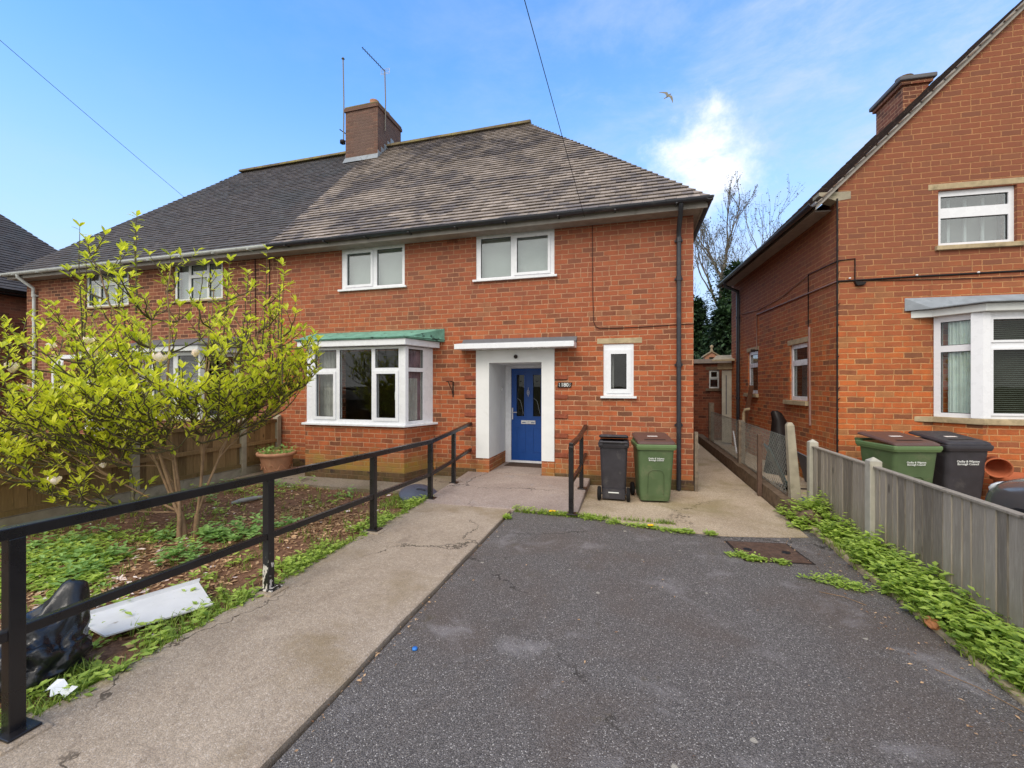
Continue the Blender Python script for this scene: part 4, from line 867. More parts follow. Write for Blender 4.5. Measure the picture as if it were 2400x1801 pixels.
# bay
bq = [(1.06, -.001), (1.30, -.34), (1.82, -.62), (4.3, -.62), (5.2, -.001)]
bq = [(1.03, -.001), (1.20, -.03), (1.50, -.45), (4.4, -.45), (5.0, -.001)]
def gq(k): return [(bq[0][0]-k, -.002), (bq[1][0]-k*.6, bq[1][1]-k*.8), (bq[2][0]-k*.3, bq[2][1]-k), (bq[3][0]+k*.3, bq[3][1]-k), (bq[4][0]+k, -.002)]
mb = MB(); mb.prism(bq, 0, 1.12); mb.build('bay_wall', rb_, rh)
mb = MB(); mb.prism(gq(.05), 1.125, 1.205); mb.build('bay_sill', M_['stone'], rh, bevel=.008)
zb, hb = 1.206, 1.44
def sg(p, q): return math.atan2(q[1]-p[1], q[0]-p[0]), math.hypot(q[0]-p[0], q[1]-p[1])
aa, ll = sg(bq[1], bq[2])
win(rh, (*bq[1], zb), aa, ll, hb, [(.075, ll-.05, .06, .93, 0), (.075, ll-.05, 1.02, 1.36, 0)], d0=.02, sill=0, world=False, inner=[('net_curtain', .13, ll-.03, .05, hb, .08)])
aa2, ll2 = sg(bq[2], bq[3])
win(rh, (*bq[2], zb), aa2, ll2, hb, [(.12, .62, .075, .93, .03), (.12, .62, 1.06, 1.34, .03), (.76, 1.7, .075, 1.34, 0), (1.82, 2.42, .075, 1.34, 0)], d0=.02, sill=0, world=False, inner=[('slats', .14, .70, .05, 1.35, .12)], handle=False, pane='pane_dark')
mb = MB(); mb.prism([(bq[2][0]-.10, bq[2][1]+.06), (bq[2][0]-.005, bq[2][1]-.012), (bq[2][0]+.085, bq[2][1]-.012), (bq[2][0]+.085, bq[2][1]+.05)], zb, zb+hb); mb.build('corner_post', M_['upvc'], rh, bevel=.008)
mb = MB(); q = gq(.09); mb.prism(q, 2.648, 2.752); mb.build('bay_fascia', M_['upvc_aged'], rh, bevel=.006)
mb = MB(); q = gq(.17); mb.prism(q, 2.756, [2.95 if p[1] > -.01 else 2.775 for p in q]); mb.build('bay_roof', M_['lead'], rh, bevel=.006)
# roof slopes, verge, gutter
mt, mg = MB(), MB(); sq = math.sqrt(.5)
slope(mt, mg, (-.36, 0, 4.36), (0, 1, 0), (sq, 0, sq), (-sq, 0, sq), lambda s: -.06, lambda s: GD+.1, (GW/2+.36)/sq, .2, .23, .04, .02)
slope(mt, mg, (GW+.36, 0, 4.36), (0, 1, 0), (-sq, 0, sq), (sq, 0, sq), lambda s: -.06, lambda s: GD+.1, (GW/2+.36)/sq, .2, .23, .04, .02)
rf = mt.build('roof', M_['tile_brown'], rh); mg.build('roof_underlay', M_['tile_gap'], rf)
mb = MB()
for (xa, za, xb, zb_) in ((-.33, 4.36, GW/2, 4.36+GW/2+.33), (GW+.33, 4.36, GW/2, 4.36+GW/2+.33)):
    mb.add([(xa, -.055, za-.02), (xb, -.055, zb_-.02), (xb, -.055, zb_+.10), (xa, -.055, za+.07), (xa, 0, za-.02), (xb, 0, zb_-.02), (xb, 0, zb_+.10), (xa, 0, za+.07)], [(0, 1, 2, 3), (7, 6, 5, 4), (0, 4, 5, 1), (3, 2, 6, 7), (0, 3, 7, 4)])
mb.build('verge', M_['fascia_grey'], rh)
mb = MB(); mb.box(-.31, -.285, .01, GD+.1, 4.36, 4.49); mb.build('fascia', M_['fascia_grey'], rh)
mb = MB(); mb.box(-.284, -.001, .21, GD+.1, 4.40, 4.42); mb.build('soffit', M_['soffit_grey'], rh)
gb = gutter(lambda x, p, q: (-.375+p, x, 4.44+q), -.08, GD+.12); gb.build('gutter', M_['black_pvc'], rh)
mb = MB(); mb.tube([(-.375, 4.78, 4.40), (-.36, 4.78, 4.28), (-.06, 4.76, 4.12), (-.06, 4.75, 3.9), (-.06, 4.74, 0.05)], .042, 8)
for zz in (3.4, 1.3): mb.tube([(-.06, 4.745, zz), (-.06, 4.745, zz+.06)], .052, 8)
mb.build('downpipe', M_['black_pvc'], rh)
# chimney on the left slope
X0, X1, Y0, Y1, ZT = 2.66, 3.12, 3.1, 4.0, 8.12
mb = MB(); mb.box(X0, X1, Y0, Y1, 6.6, ZT-.16); mb.box(X0-.05, X1+.05, Y0-.05, Y1+.05, ZT-.1599, ZT-.09); c2 = mb.build('chimney', M_['brick_left'], rh)
mb = MB(); mb.prism([(X0-.1, Y0-.1), (X1+.1, Y0-.1), (X1+.1, Y1+.1), (X0-.1, Y1+.1)], ZT-.0899, ZT); mb.build('chimney_cap', M_['felt'], c2, bevel=.02)
mb = MB(); mb.lathe([(.16, ZT-.01), (.14, ZT+.16), (.155, ZT+.18), (.11, ZT+.18), (.11, ZT)], (X0+.2, Y0+.3, 0), 14); mb.build('chimney_pot', M_['rubble'], c2)
mb = MB()
for k in range(4): mb.box(X0-.012+k*.14, X0+.14+k*.14, Y0-.014, Y0-.004, 7.0+k*.14, 7.32+k*.14)
mb.build('flashing', M_['lead'], c2)
# cables, conduit, box
mb = MB(); mb.tube([(6, -.012, 3.30), (2.3, -.012, 3.275), (1.0, -.012, 3.262), (.2, -.012, 3.245), (-.012, -.012, 3.243)], .014, 5); mb.tube([(4, -.012, 3.2), (2.0, -.012, 3.19), (.9, -.012, 3.215), (.35, -.012, 3.235)], .006, 4)
mb.tube([(-.02, -.012, 4.5), (-.02, -.012, .2)], .013, 5); mb.tube([(.217, -.012, 3.25), (.217, -.012, 3.575), (-.012, -.012, 3.555), (-.012, .076, 3.555), (-.012, .947, 3.59), (-.012, .947, 2.67)], .009, 5)
for k in range(26): z = .3+k*.16; mb.tube([(-.02, -.012, z), (-.035+.05*R.random(), -.03, z+.05)], .006, 4)
mb.build('cable', M_['cable_black'], rh)
mb = MB(); mb.tube([(-.014, .0, 3.245), (-.014, 3.49, 3.31), (-.014, 3.49, 2.5)], .013, 5); mb.tube([(-.014, .947, 3.58), (-.014, 2.2, 3.42), (-.014, 3.4, 3.40), (-.014, 4.6, 3.5)], .008, 4); mb.tube([(-.014, .90, 2.67), (-.014, .87, .97)], .018, 6); mb.build('conduit', M_['conduit_grey'], rh)
mb = MB(); mb.add([(.20, -.05, 3.225), (.36, -.05, 3.215), (.33, -.05, 3.165), (.23, -.05, 3.155), (.20, -.001, 3.225), (.36, -.001, 3.215), (.33, -.001, 3.165), (.23, -.001, 3.155)], [(3, 2, 1, 0), (0, 1, 5, 4), (1, 2, 6, 5), (2, 3, 7, 6), (3, 0, 4, 7)]); mb.build('junction_box', M_['cable_black'], rh, bevel=.01)
mb = MB()
for x in (.14, 1.0, 1.75): mb.lathe([(.001, 0), (.016, .004), (.016, .02), (.001, .024)], (x, -.03, 3.265), 8)
mb.build('cable_clip', M_['upvc'], rh)
mb = MB(); mb.lathe([(.001, 0), (.03, .005), (.03, .09), (.001, .1)], (0, 0, 0), 10, M=Matrix.Translation((-.16, 3.44, 2.47)) @ Matrix.Rotation(rad(90), 4, 'Y')); mb.box(-.08, -.005, 3.42, 3.46, 2.45, 2.49); mb.build('security_lamp', M_['iron'], rh)
# rear link: outhouse of the neighbour with its small window, and the white side door
t = thing('outhouse', 'low dark brick outhouse with flat roof at the end of the passage', 'outhouse', (2.0, 14.2, 0))
mb = MB(); Po = lambda x, dd, z: Vector((x-2.0, dd, z)); mb.panel(Po, 0.6, 3.3, 0, 2.34, [(2.30, 2.585, 1.58, 2.135)], 0, .25); mb.box(-1.4, 1.3, .25, 2.2, 0, 2.33); mb.build('wall', M_['brick_old'], t)
mb = MB(); mb.box(-1.5, 1.4, -.08, 2.4, 2.345, 2.47); mb.build('roof', M_['soffit_grey'], t)
win(t, (.30, .02, 1.58), 0, .285, .555, [(.04, .245, .04, .27, 0), (.06, .225, .345, .50, .035)], d0=.03, sill=0, world=False, frame='upvc_aged')
mb = MB(); mb.box(.20, .66, -.04, .05, 1.50, 1.578); mb.build('sill', M_['rubble'], t)
mb = MB(); mb.box(.2, .66, -.006, .05, 2.14, 2.24); mb.build('lintel', M_['rubble'], t)
t = thing('side_door', 'narrow white boarded door beside the outhouse and the right house', 'door', (2.47, 13.22, 0), rad(-20))
mb = MB(); mb.box(0, .72, 0, .05, .75, 2.1); mb.box(0, .72, .005, .045, .05, .745); mb.build('door_leaf', M_['white_post'], t, bevel=.01)
mb = MB()
for k in range(4): mb.box(.10+k*.16, .13+k*.16, -.006, -.001, .85, 1.95)
mb.build('groove', M_['felt'], t)
mb = MB(); mb.box(-.1, .8, -.06, .3, 2.12, 2.30); mb.add([(-.2, -.3, 2.34), (.85, -.3, 2.34), (.85, .35, 2.5), (-.2, .35, 2.5), (-.2, -.3, 2.38), (.85, -.3, 2.38), (.85, .35, 2.54), (-.2, .35, 2.54)], [(0, 3, 2, 1), (4, 5, 6, 7), (0, 1, 5, 4), (1, 2, 6, 5), (2, 3, 7, 6), (3, 0, 4, 7)]); mb.build('door_hood', M_['stone'], t)
t = thing('birdhouse', 'small pale gabled birdhouse with ball finial above the flat outhouse roof', 'birdhouse', (2.47, 14.8, 2.47))
mb = MB(); mb.panel(lambda x, dd, z: Vector((x, dd, z)), -.2, .2, 0, .12, [(-.07, .07, 0.0, .1)], 0, .3); mb.add([(-.2, 0, .12), (.2, 0, .12), (0, 0, .26), (-.2, .3, .12), (.2, .3, .12), (0, .3, .26)], [(0, 1, 2), (5, 4, 3)]); mb.build('body', M_['terracotta'], t)
mb = MB()
for s in (-1, 1): mb.prism([(0, -.04), (s*.26, -.04), (s*.26, .34), (0, .34)] if s > 0 else [(s*.26, -.04), (0, -.04), (0, .34), (s*.26, .34)], [.265, .10, .10, .265] if s > 0 else [.10, .265, .265, .10], [.30, .135, .135, .30] if s > 0 else [.135, .30, .30, .135])
mb.build('roof', M_['stone'], t)
mb = MB(); mb.lathe([(.05, .28), (.03, .36), (.03, .38), (.055, .42), (.05, .46), (.001, .49)], (0, 0.0, 0), 12); mb.build('finial', M_['stone'], t)

# far-left house: its hipped side slope and shaded side wall
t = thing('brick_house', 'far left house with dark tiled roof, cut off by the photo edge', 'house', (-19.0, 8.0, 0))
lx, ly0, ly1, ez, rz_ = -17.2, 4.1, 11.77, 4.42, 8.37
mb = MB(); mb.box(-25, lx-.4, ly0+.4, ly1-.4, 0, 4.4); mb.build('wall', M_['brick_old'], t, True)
mt, mg = MB(), MB(); hw = (ly1-ly0)/2; pl = math.atan2(rz_-ez, hw); s_l = math.hypot(rz_-ez, hw)
slope(mt, mg, (lx, 0, ez), (0, 1, 0), (-math.cos(pl), 0, math.sin(pl)), (math.sin(pl), 0, math.cos(pl)), lambda s: ly0+s*math.cos(pl), lambda s: ly1-s*math.cos(pl), s_l, .13, .2, .024, .012)
slope(mt, mg, (0, ly1, ez), (1, 0, 0), (0, -math.cos(pl), math.sin(pl)), (0, math.sin(pl), math.cos(pl)), lambda s: -25, lambda s: lx-s*math.cos(pl), s_l, .13, .4, .024, .012)
slope(mt, mg, (0, ly0, ez), (1, 0, 0), (0, math.cos(pl), math.sin(pl)), (0, -math.sin(pl), math.cos(pl)), lambda s: -25, lambda s: lx-s*math.cos(pl), s_l, .13, .4, .024, .012)
rf = mt.build('roof', M_['tile_dark'], t, True); mg.build('roof_underlay', M_['tile_gap'], rf, True)
mb = MB(); mb.box(lx-.4, lx-.08, ly0, ly1-.2, 4.30, 4.32); mb.build('soffit', M_['tile_gap'], t, True)
mb = MB(); mb.box(lx-.4, lx-.32, 7.35, 7.45, .0, 4.0); mb.build('downpipe', M_['white_pvc'], t, True)
# ---------------------------------------------------------------- handrails
def rail(label, pts, posts, foot, group='black handrails of the ramp'):
    o = Vector((posts[0][0], posts[0][1], posts[0][2])); t = thing('handrail', label, 'handrail', o, group=group)
    mb = MB(); mb.bar([(x, y, z) for x, y, z in pts], .055, .055); mb.build('top_rail', M_['black_paint'], t, True, bevel=.005)
    mb = MB(); mb.bar([(x, y, z-(.47)) for x, y, z in pts], .045, .05); mb.build('mid_rail', M_['black_paint'], t, True, bevel=.005)
    for (x, y, z, top) in posts:
        mb = MB(); mb.box(x-.03, x+.03, y-.03, y+.03, z+.006, top); mb.box(x-.055, x+.085, y-.06, y+.06, z, z+.012); mb.build('post', M_['black_paint_chipped' if foot and abs(y-2.76) < .1 else 'black_paint'], t, True, bevel=.004)
    if foot:
        for (x, y, z, top) in posts[:3]:
            mb = MB(); mb.prism([(x-.10, y-.09), (x+.12, y-.10), (x+.13, y+.08), (x-.09, y+.10)], z-.10, z-.001); mb.build('footing', M_['ramp_concrete'], t, True, bevel=.01)
    return t
zr = lambda y: .95 if y < 1.5 else .945
rail('long black handrail along the left ramp edge, paint chipped off one post foot', [(-2.79, .2, .985), (-2.79, 1.30, .965), (-2.79, 2.76, .925), (-2.79, 4.20, .88), (-2.79, 5.61, .845), (-2.79, 6.45, .905), (-2.78, 7.19, .975)],
     [(-2.79, 1.30, .035, .94), (-2.79, 2.76, .035, .90), (-2.79, 4.20, .035, .855), (-2.79, 5.61, .028, .82), (-2.79, 6.45, .07, .88)], True)
rail('short black handrail on the right edge of the landing, left of the bins', [(-.73, 5.38, .905), (-.73, 6.2, .90), (-.73, 6.5, .915), (-.73, 7.19, .98)], [(-.73, 5.40, .032, .885), (-.73, 6.55, .085, .90)], False)

# ---------------------------------------------------------------- wheelie bins
def rrect(w, d, r, z, n=4, oy=0.0):
    p = []
    for cx, cy, a in ((w/2-r, d/2-r, 0), (-w/2+r, d/2-r, 90), (-w/2+r, -d/2+r, 180), (w/2-r, -d/2+r, 270)):
        for k in range(n+1): t = rad(a+90*k/n); p.append((cx+r*math.cos(t), cy+r*math.sin(t)+oy, z))
    return p
def bin_(label, loc, rz, w, dp, h, green, words, group):
    """front faces local -y; wheels and handle at +y"""
    t = thing('wheelie_bin', label, 'wheelie bin', loc, rz, group)
    bm = M_['bin_green' if green else 'bin_black']; hb = h*.86
    mb = MB(); mb.loft([rrect(w*.74, dp*.62, .05, .03, oy=-dp*.0), rrect(w*.78, dp*.66, .05, .10), rrect(w*.90, dp*.86, .045, hb-.05), rrect(w*.92, dp*.88, .04, hb)], True); body = mb.build('body', bm, t, bevel=.004)
    # arched recess line on the front
    mb = MB(); yf = lambda z: -(dp*.33+(dp*.10)*(z-.1)/(hb-.15))-.004
    arc = [(-w*.20, .12), (-w*.20, h*.42), (-w*.17, h*.475), (-w*.10, h*.50), (w*.10, h*.50), (w*.17, h*.475), (w*.20, h*.42), (w*.20, .12)]
    if green: mb.tube([(x, yf(z), z) for x, z in arc], .006, 5); mb.build('front_panel', bm, body)
    mb = MB(); mb.loft([rrect(w*.96, dp*.93, .03, hb-.055), rrect(w, dp*.97, .03, hb-.02), rrect(w, dp*.97, .03, hb+.012), rrect(w*.97, dp*.94, .03, hb+.02)], True)
    mb.build('rim', M_['bin_green_rim' if green else 'bin_black'], t, bevel=.004)
    mb = MB(); lz = hb+.021
    fr = rrect(w*.95, dp*.95, .045, 0); hi = lambda p, k: (p[0], p[1], lz+k+(p[1]+dp/2)/dp*(h-hb-.05))
    mb.loft([[hi(p, 0) for p in fr], [hi((p[0]*.99, p[1]*.99), .018) for p in fr], [hi((p[0]*.90, p[1]*.90), .034) for p in fr]], True)
    lid = mb.build('lid', M_['lid_brown' if green else 'bin_black'], t, bevel=.003)
    k = lambda y: lz+.035+(y+dp/2)/dp*(h-hb-.05)
    mb = MB(); mb.add([(-w*.27, -dp*.30, k(-dp*.30)+.002), (w*.27, -dp*.30, k(-dp*.30)+.002), (w*.27, -dp*.24, k(-dp*.24)+.002), (-w*.27, -dp*.24, k(-dp*.24)+.002)], [(0, 1, 2, 3)]); mb.build('lid_groove', M_['iron'], lid)
    mb = MB(); y0, y1 = (-dp*.02, dp*.06) if green else (-dp*.1, -dp*.02); mb.add([(-w*.13, y0, k(y0)+.003), (w*.13, y0, k(y0)+.003), (w*.13, y1, k(y1)+.003), (-w*.13, y1, k(y1)+.003)], [(0, 1, 2, 3)]); mb.build('sticker', M_['label_paper'], lid)
    mb = MB()
    for s in (-1, 1):
        mb.box(s*w*.40-.022, s*w*.40+.022, dp*.40, dp*.53, hb-.02, hb+.05)
    mb.tube([(-w*.44, dp*.52, hb+.03), (w*.44, dp*.52, hb+.03)], .018, 8); mb.build('handle', bm, t)
    for s in (-1, 1):
        mb = MB(); mb.lathe([(.03, 0), (.085, 0), (.1, .012), (.1, .038), (.085, .05), (.03, .05)], (0, 0, 0), 18, M=Matrix.Translation((s*w*.47-.025, dp*.34, .10)) @ Matrix.Rotation(rad(90), 4, 'Y')); mb.build('wheel', M_['rubber'], t)
    mb = MB(); mb.tube([(-w*.46, dp*.34, .10), (w*.46, dp*.34, .10)], .012, 6); mb.box(-w*.36, w*.36, dp*.30, dp*.38, .03, .17); mb.build('axle', bm, t)
    if not green and words is None:
        mb = MB(); mb.box(-w*.17, w*.17, dp*.385, dp*.39, .115, .13); mb.build('white_strip', M_['white_ink'], t)
    if words:
        tilt = math.atan2(dp*.10, hb-.15); zz = h*.66
        text('lettering', words, .027*w/.5 if green else .033*w/.5, M_['white_ink'], t, Matrix.Translation((0, yf(zz)-.004, zz)) @ Matrix.Rotation(rad(90)+tilt, 4, 'X'), space=.9, bold=.0004)
    return t
WORDS = 'Oadby & Wigston\nBorough Council'
G_ = 'wheelie bins outside the houses'
bin_('narrow black wheelie bin with its wheels facing out, beside the short handrail', (-.245, 6.46, .004), rad(181), .43, .52, .955, False, None, G_)
bin_('green wheelie bin with brown lid standing by the black downpipe', (.30, 6.52, .004), rad(8), .54, .64, .945, True, WORDS, G_)
bin_('green wheelie bin with brown lid behind the grey fence on the right', (3.38, 6.80, .0), rad(14), .60, .68, 1.02, True, WORDS, G_)
bin_('black wheelie bin with white lettering under the right bay window', (4.03, 6.98, .0), rad(14), .58, .62, 1.03, False, WORDS, G_)

# ---------------------------------------------------------------- fences
def fence_right():
    t = thing('wooden_fence', 'low weathered grey board fence with concrete posts along the right of the drive', 'fence', (2.26, 4.9, 0))
    posts = [6.36, 4.92, 3.12, 1.3]; ht = .865
    for i, y in enumerate(posts):
        mb = MB(); x0, x1 = 2.21, 2.31; mb.box(x0, x1, y-.05, y+.05, -.05, .925); mb.add([(x0, y-.05, .9251), (x1, y-.05, .9251), (x1, y+.05, .9251), (x0, y+.05, .9251), (2.26, y, .965)], [(0, 1, 4), (1, 2, 4), (2, 3, 4), (3, 0, 4)]); mb.build('post', M_['white_post'], t, True, bevel=.006)
    for a, b in zip(posts[1:], posts[:-1]):
        mb = MB(); y = a+.052; k = 0
        while y < b-.06:
            wd = R.uniform(.085, .115); y2 = min(b-.052, y+wd); th = R.uniform(0, .014); sk = R.uniform(-.009, .009)
            mb.add([(2.247-th*.5, y, .03), (2.2505, y2+.008, .03), (2.2505, y2+.008+sk, ht-.005), (2.247-th*.5, y+sk, ht-.005), (2.262, y, .03), (2.262, y2+.008, .03), (2.262, y2+.008+sk, ht-.005), (2.262, y+sk, ht-.005)],
                   [(0, 3, 2, 1), (4, 5, 6, 7), (0, 4, 7, 3), (1, 2, 6, 5), (3, 7, 6, 2), (0, 1, 5, 4)], R.random()); y = y2
        mb.build('panel', M_['fence_grey'], t, True)
        mb = MB(); mb.box(2.232, 2.29, a+.051, b-.051, ht-.003, ht+.016); mb.build('capping', M_['fence_grey'], t, True, bevel=.003)
        mb = MB(); mb.box(2.2625, 2.30, a+.051, b-.051, .16, .22); mb.box(2.2625, 2.30, a+.051, b-.051, .70, .76); mb.build('rail', M_['fence_grey'], t, True)
fence_right()
def fence_left():
    t = thing('wooden_fence', 'brown board fence with concrete posts between the garden and left drive', 'fence', (-6.98, 5.0, 0))
    posts = [7.12, 6.3, 4.5, 2.72, .9]; ht = .98
    for y in posts:
        mb = MB(); mb.prism([(-7.03, y-.05), (-6.92, y-.05), (-6.92, y+.05), (-7.03, y+.05)], -.1, [1.02, 1.02, 1.06, 1.06]); mb.build('post', M_['concrete_post'], t, True, bevel=.006)
    for a, b in zip(posts[1:], posts[:-1]):
        mb = MB(); y = a+.052
        while y < b-.056:
            y2 = min(b-.052, y+R.uniform(.105, .135)); th = R.uniform(0, .006)
            mb.box(-6.985-th, -6.972-th, y, y2-.004, .13, ht, tint=R.random()); y = y2
        mb.build('panel', M_['fence_brown'], t, True)
        mb = MB()
        for z in (.17, .55, ht-.035): mb.box(-6.9715, -6.935, a+.051, b-.051, z-.032, z+.032, tint=R.random())
        mb.build('rail', M_['fence_brown'], t, True)
        mb = MB(); mb.box(-7.0, -6.95, a+.051, b-.051, -.08, .125); mb.build('gravel_board', M_['concrete_post'], t, True)
fence_left()

# ---------------------------------------------------------------- low wall and chain-link fence in the passage
mb = MB(); y = 5.95; v = []
for i in range(42):
    yy = 5.95+i*.2; a = 1.872+.012*mnoise.noise(Vector((yy*3, 0, 0)))+(.02*i/41); z = .19+.02*mnoise.noise(Vector((yy*2, 5, 0))); v += [(a, yy, -.05), (a+.01, yy, z), (a+.2, yy, z-.01), (a+.215, yy, -.05)]
mb.add(v, [(i*4+k, i*4+k+1, (i+1)*4+k+1, (i+1)*4+k) for i in range(41) for k in range(3)]+[(0, 1, 2, 3)])
tag(mb.build('low_wall', M_['rubble']), 'low mossy concrete wall along the passage between the two houses', 'wall')
def lump(name, label, cat, c, r, mat, seed, sq=.7, sub=3):
    import bmesh
    bm = bmesh.new(); bmesh.ops.create_icosphere(bm, subdivisions=sub, radius=1.0)
    for vv in bm.verts:
        n = mnoise.noise(vv.co*1.6+Vector((seed, 0, 0)))+.5*mnoise.noise(vv.co*3.7+Vector((seed, 4, 0)))
        vv.co = Vector((vv.co.x*r[0], vv.co.y*r[1], vv.co.z*r[2]))*(1+.28*n)
    me = bpy.data.meshes.new(name); bm.to_mesh(me); bm.free(); me.materials.append(M_[mat]); o = bpy.data.objects.new(name, me); COL.objects.link(o); o.location = c
    return tag(o, label, cat)
lump('rubble_block', 'broken concrete lump at the front end of the low passage wall', 'rubble', (2.03, 5.86, .06), (.17, .22, .13), 'rubble', 3.0)
def chain():
    t = thing('chain_link_fence', 'rusty chain link fence on mixed posts along the low passage wall', 'fence', (2.1, 9.0, 0))
    # posts
    mb = MB(); mb.loft([[(2.02, 6.33, -.05), (2.15, 6.33, -.05), (2.15, 6.46, -.05), (2.02, 6.46, -.05)], [(1.965, 6.35, 1.13), (2.055, 6.35, 1.13), (2.055, 6.44, 1.13), (1.965, 6.44, 1.13)], [(1.985, 6.37, 1.17), (2.035, 6.37, 1.17), (2.035, 6.42, 1.17), (1.985, 6.42, 1.17)]]); mb.build('concrete_post', M_['concrete_post'], t, True, bevel=.01)
    for (x, y, z, w) in ((1.855, 7.16, .93, .03), (2.02, 9.0, 1.0, .055), (2.06, 12.4, 1.2, .06)):
        mb = MB(); mb.box(x-w, x+w, y-w, y+w, .0, z); mb.build('post', M_['wood_grey' if w > .04 else 'rust_iron'], t, True, bevel=.008)
    mb = MB(); y0, y1, z0, z1 = 6.46, 12.4, .2, .98; st = .075; X0 = lambda y: 1.99+.05*(y-6.4)/6
    def ln(ya, za, yb, zb):
        a, b = Vector((X0(ya), ya, za)), Vector((X0(yb), yb, zb)); d = (b-a).normalized(); s = d.cross(Vector((1, 0, 0)))*.0022; x = Vector((.0022, 0, 0))
        mb.add([a+s, a-s*.5+x, a-s*.5-x, b+s, b-s*.5+x, b-s*.5-x], [(0, 1, 4, 3), (1, 2, 5, 4), (2, 0, 3, 5)])
    H_ = z1-z0; n = int((y1-y0+H_)/st)
    for i in range(n):
        c = y0-H_+i*st
        ya, yb = max(y0, c), min(y1, c+H_)
        if yb > ya: ln(ya, z0+(ya-c), yb, z0+(yb-c)); ln(ya, z1-(ya-c), yb, z1-(yb-c))
    for z in (z0+.01, z1-.01): mb.tube([(X0(y0), y0, z), (X0(y1), y1, z)], .003, 4)
    mb.build('mesh', M_['galv'], t, True)
chain()
# bits in the neighbour's passage
def solo(name, label, cat, mb, mat, off=None, **k): return tag(mb.build(name, M_[mat], off=off, **k), label, cat)
mb = MB(); mb.box(-.045, .045, -.02, .02, 0, 1.72, M=Matrix.Rotation(rad(14), 4, 'X') @ Matrix.Rotation(rad(6), 4, 'Y')); solo('plank', 'tall brown plank leaning against the side wall near the rear window', 'plank', mb, 'wood_brown', (2.54, 11.55, .0))
mb = MB(); mb.tube([(0, 0, .0), (0, 0, 1.02), (.02, -.03, 1.10), (.12, -.04, 1.12)], .035, 8); solo('drain_pipe', 'short pale pipe with bent top standing against the side wall', 'pipe', mb, 'stone', (2.52, 11.0, 0))
mb = MB(); rings = []
for (z, w, dpt, ox) in ((0, .24, .2, .0), (.35, .21, .17, .02), (.75, .15, .13, .02), (1.0, .11, .09, .0), (1.14, .085, .07, -.05), (1.18, .04, .04, -.07)):
    rings.append([(ox+w*math.cos(k*PI/8)*(1+.12*math.sin(k*3)), dpt*math.sin(k*PI/8)*(1+.1*math.cos(k*2.3)), z) for k in range(16)])
mb.loft(rings, True, True); solo('covered_barbecue', 'black draped cover standing against the right house side wall', 'cover', mb, 'tarp', (2.70, 9.15, 0))
mb = MB(); mb.box(-.34, .34, -.012, .012, 0, .74, M=Matrix.Rotation(rad(82), 4, 'Z') @ Matrix.Rotation(rad(-24), 4, 'X')); solo('board', 'dark green board leaning behind the chain link fence', 'board', mb, 'dark_green', (2.42, 7.75, 0))
mb = MB(); mb.box(-.5, .5, -.012, .012, 0, .52, M=Matrix.Rotation(rad(86), 4, 'Z') @ Matrix.Rotation(rad(-14), 4, 'X')); solo('slab', 'grey panel leaning low on the side wall behind the concrete post', 'panel', mb, 'felt', (2.88, 8.0, 0))
for i, (dx, lb) in enumerate(((0, 'dark timber length leaning beside the grey panel, nearer the house corner'), (.09, 'second dark timber length leaning next to the grey panel, just behind the first'))):
    mb = MB(); mb.box(-.03, .03, -.05, .05, 0, .66, M=Matrix.Rotation(rad(20), 4, 'Y')); solo('timber', lb, 'timber', mb, 'iron', (2.72+dx, 7.52+dx, 0))
mb = MB(); mb.tube([(0, 0, 0), (.05, .3, .0), (.25, .5, 0), (.55, .5, .0), (.6, .2, 0)], .012, 6); solo('hose', 'dark hose lying on the passage concrete behind the mesh', 'hose', mb, 'iron', (2.2, 7.3, .012))
mb = MB(); mb.tube([(0, 0, .2), (.04, .5, .62)], .018, 6); solo('white_pole', 'short white pole leaning in the passage behind the mesh', 'pole', mb, 'upvc', (2.2, 10.2, 0))
mb = MB(); rings = []
for (x, r) in ((-.28, .02), (-.2, .07), (0, .09), (.2, .06), (.28, .015)): rings.append([(x, r*math.cos(k*PI/5), .06+.7*r*math.sin(k*PI/5)+.01*math.sin(k*5+x*20)) for k in range(10)])
mb.loft(rings, True, True); solo('plastic_bag', 'crumpled pale blue plastic bag behind the low wall by the concrete post', 'bag', mb, 'slate_blue', (2.2, 6.75, 0))
# weathered open gate at the house corner
t = thing('garden_gate', 'old weathered wooden gate folded open at the right corner of the house', 'gate', (.99, 7.2, 0))
mb = MB(); mb.box(-.035, .015, -.03, .04, .0, .93); mb.build('post', M_['wood_grey'], t, bevel=.006)
mb = MB()
for k in range(6): mb.box(-.01, .012, .06+k*.13, .17+k*.13, .08, .86+.03*math.sin(k*2), tint=R.random())
mb.box(.0125, .04, .05, .84, .2, .28); mb.box(.0125, .04, .05, .84, .66, .74); mb.build('boards', M_['fence_grey'], t)

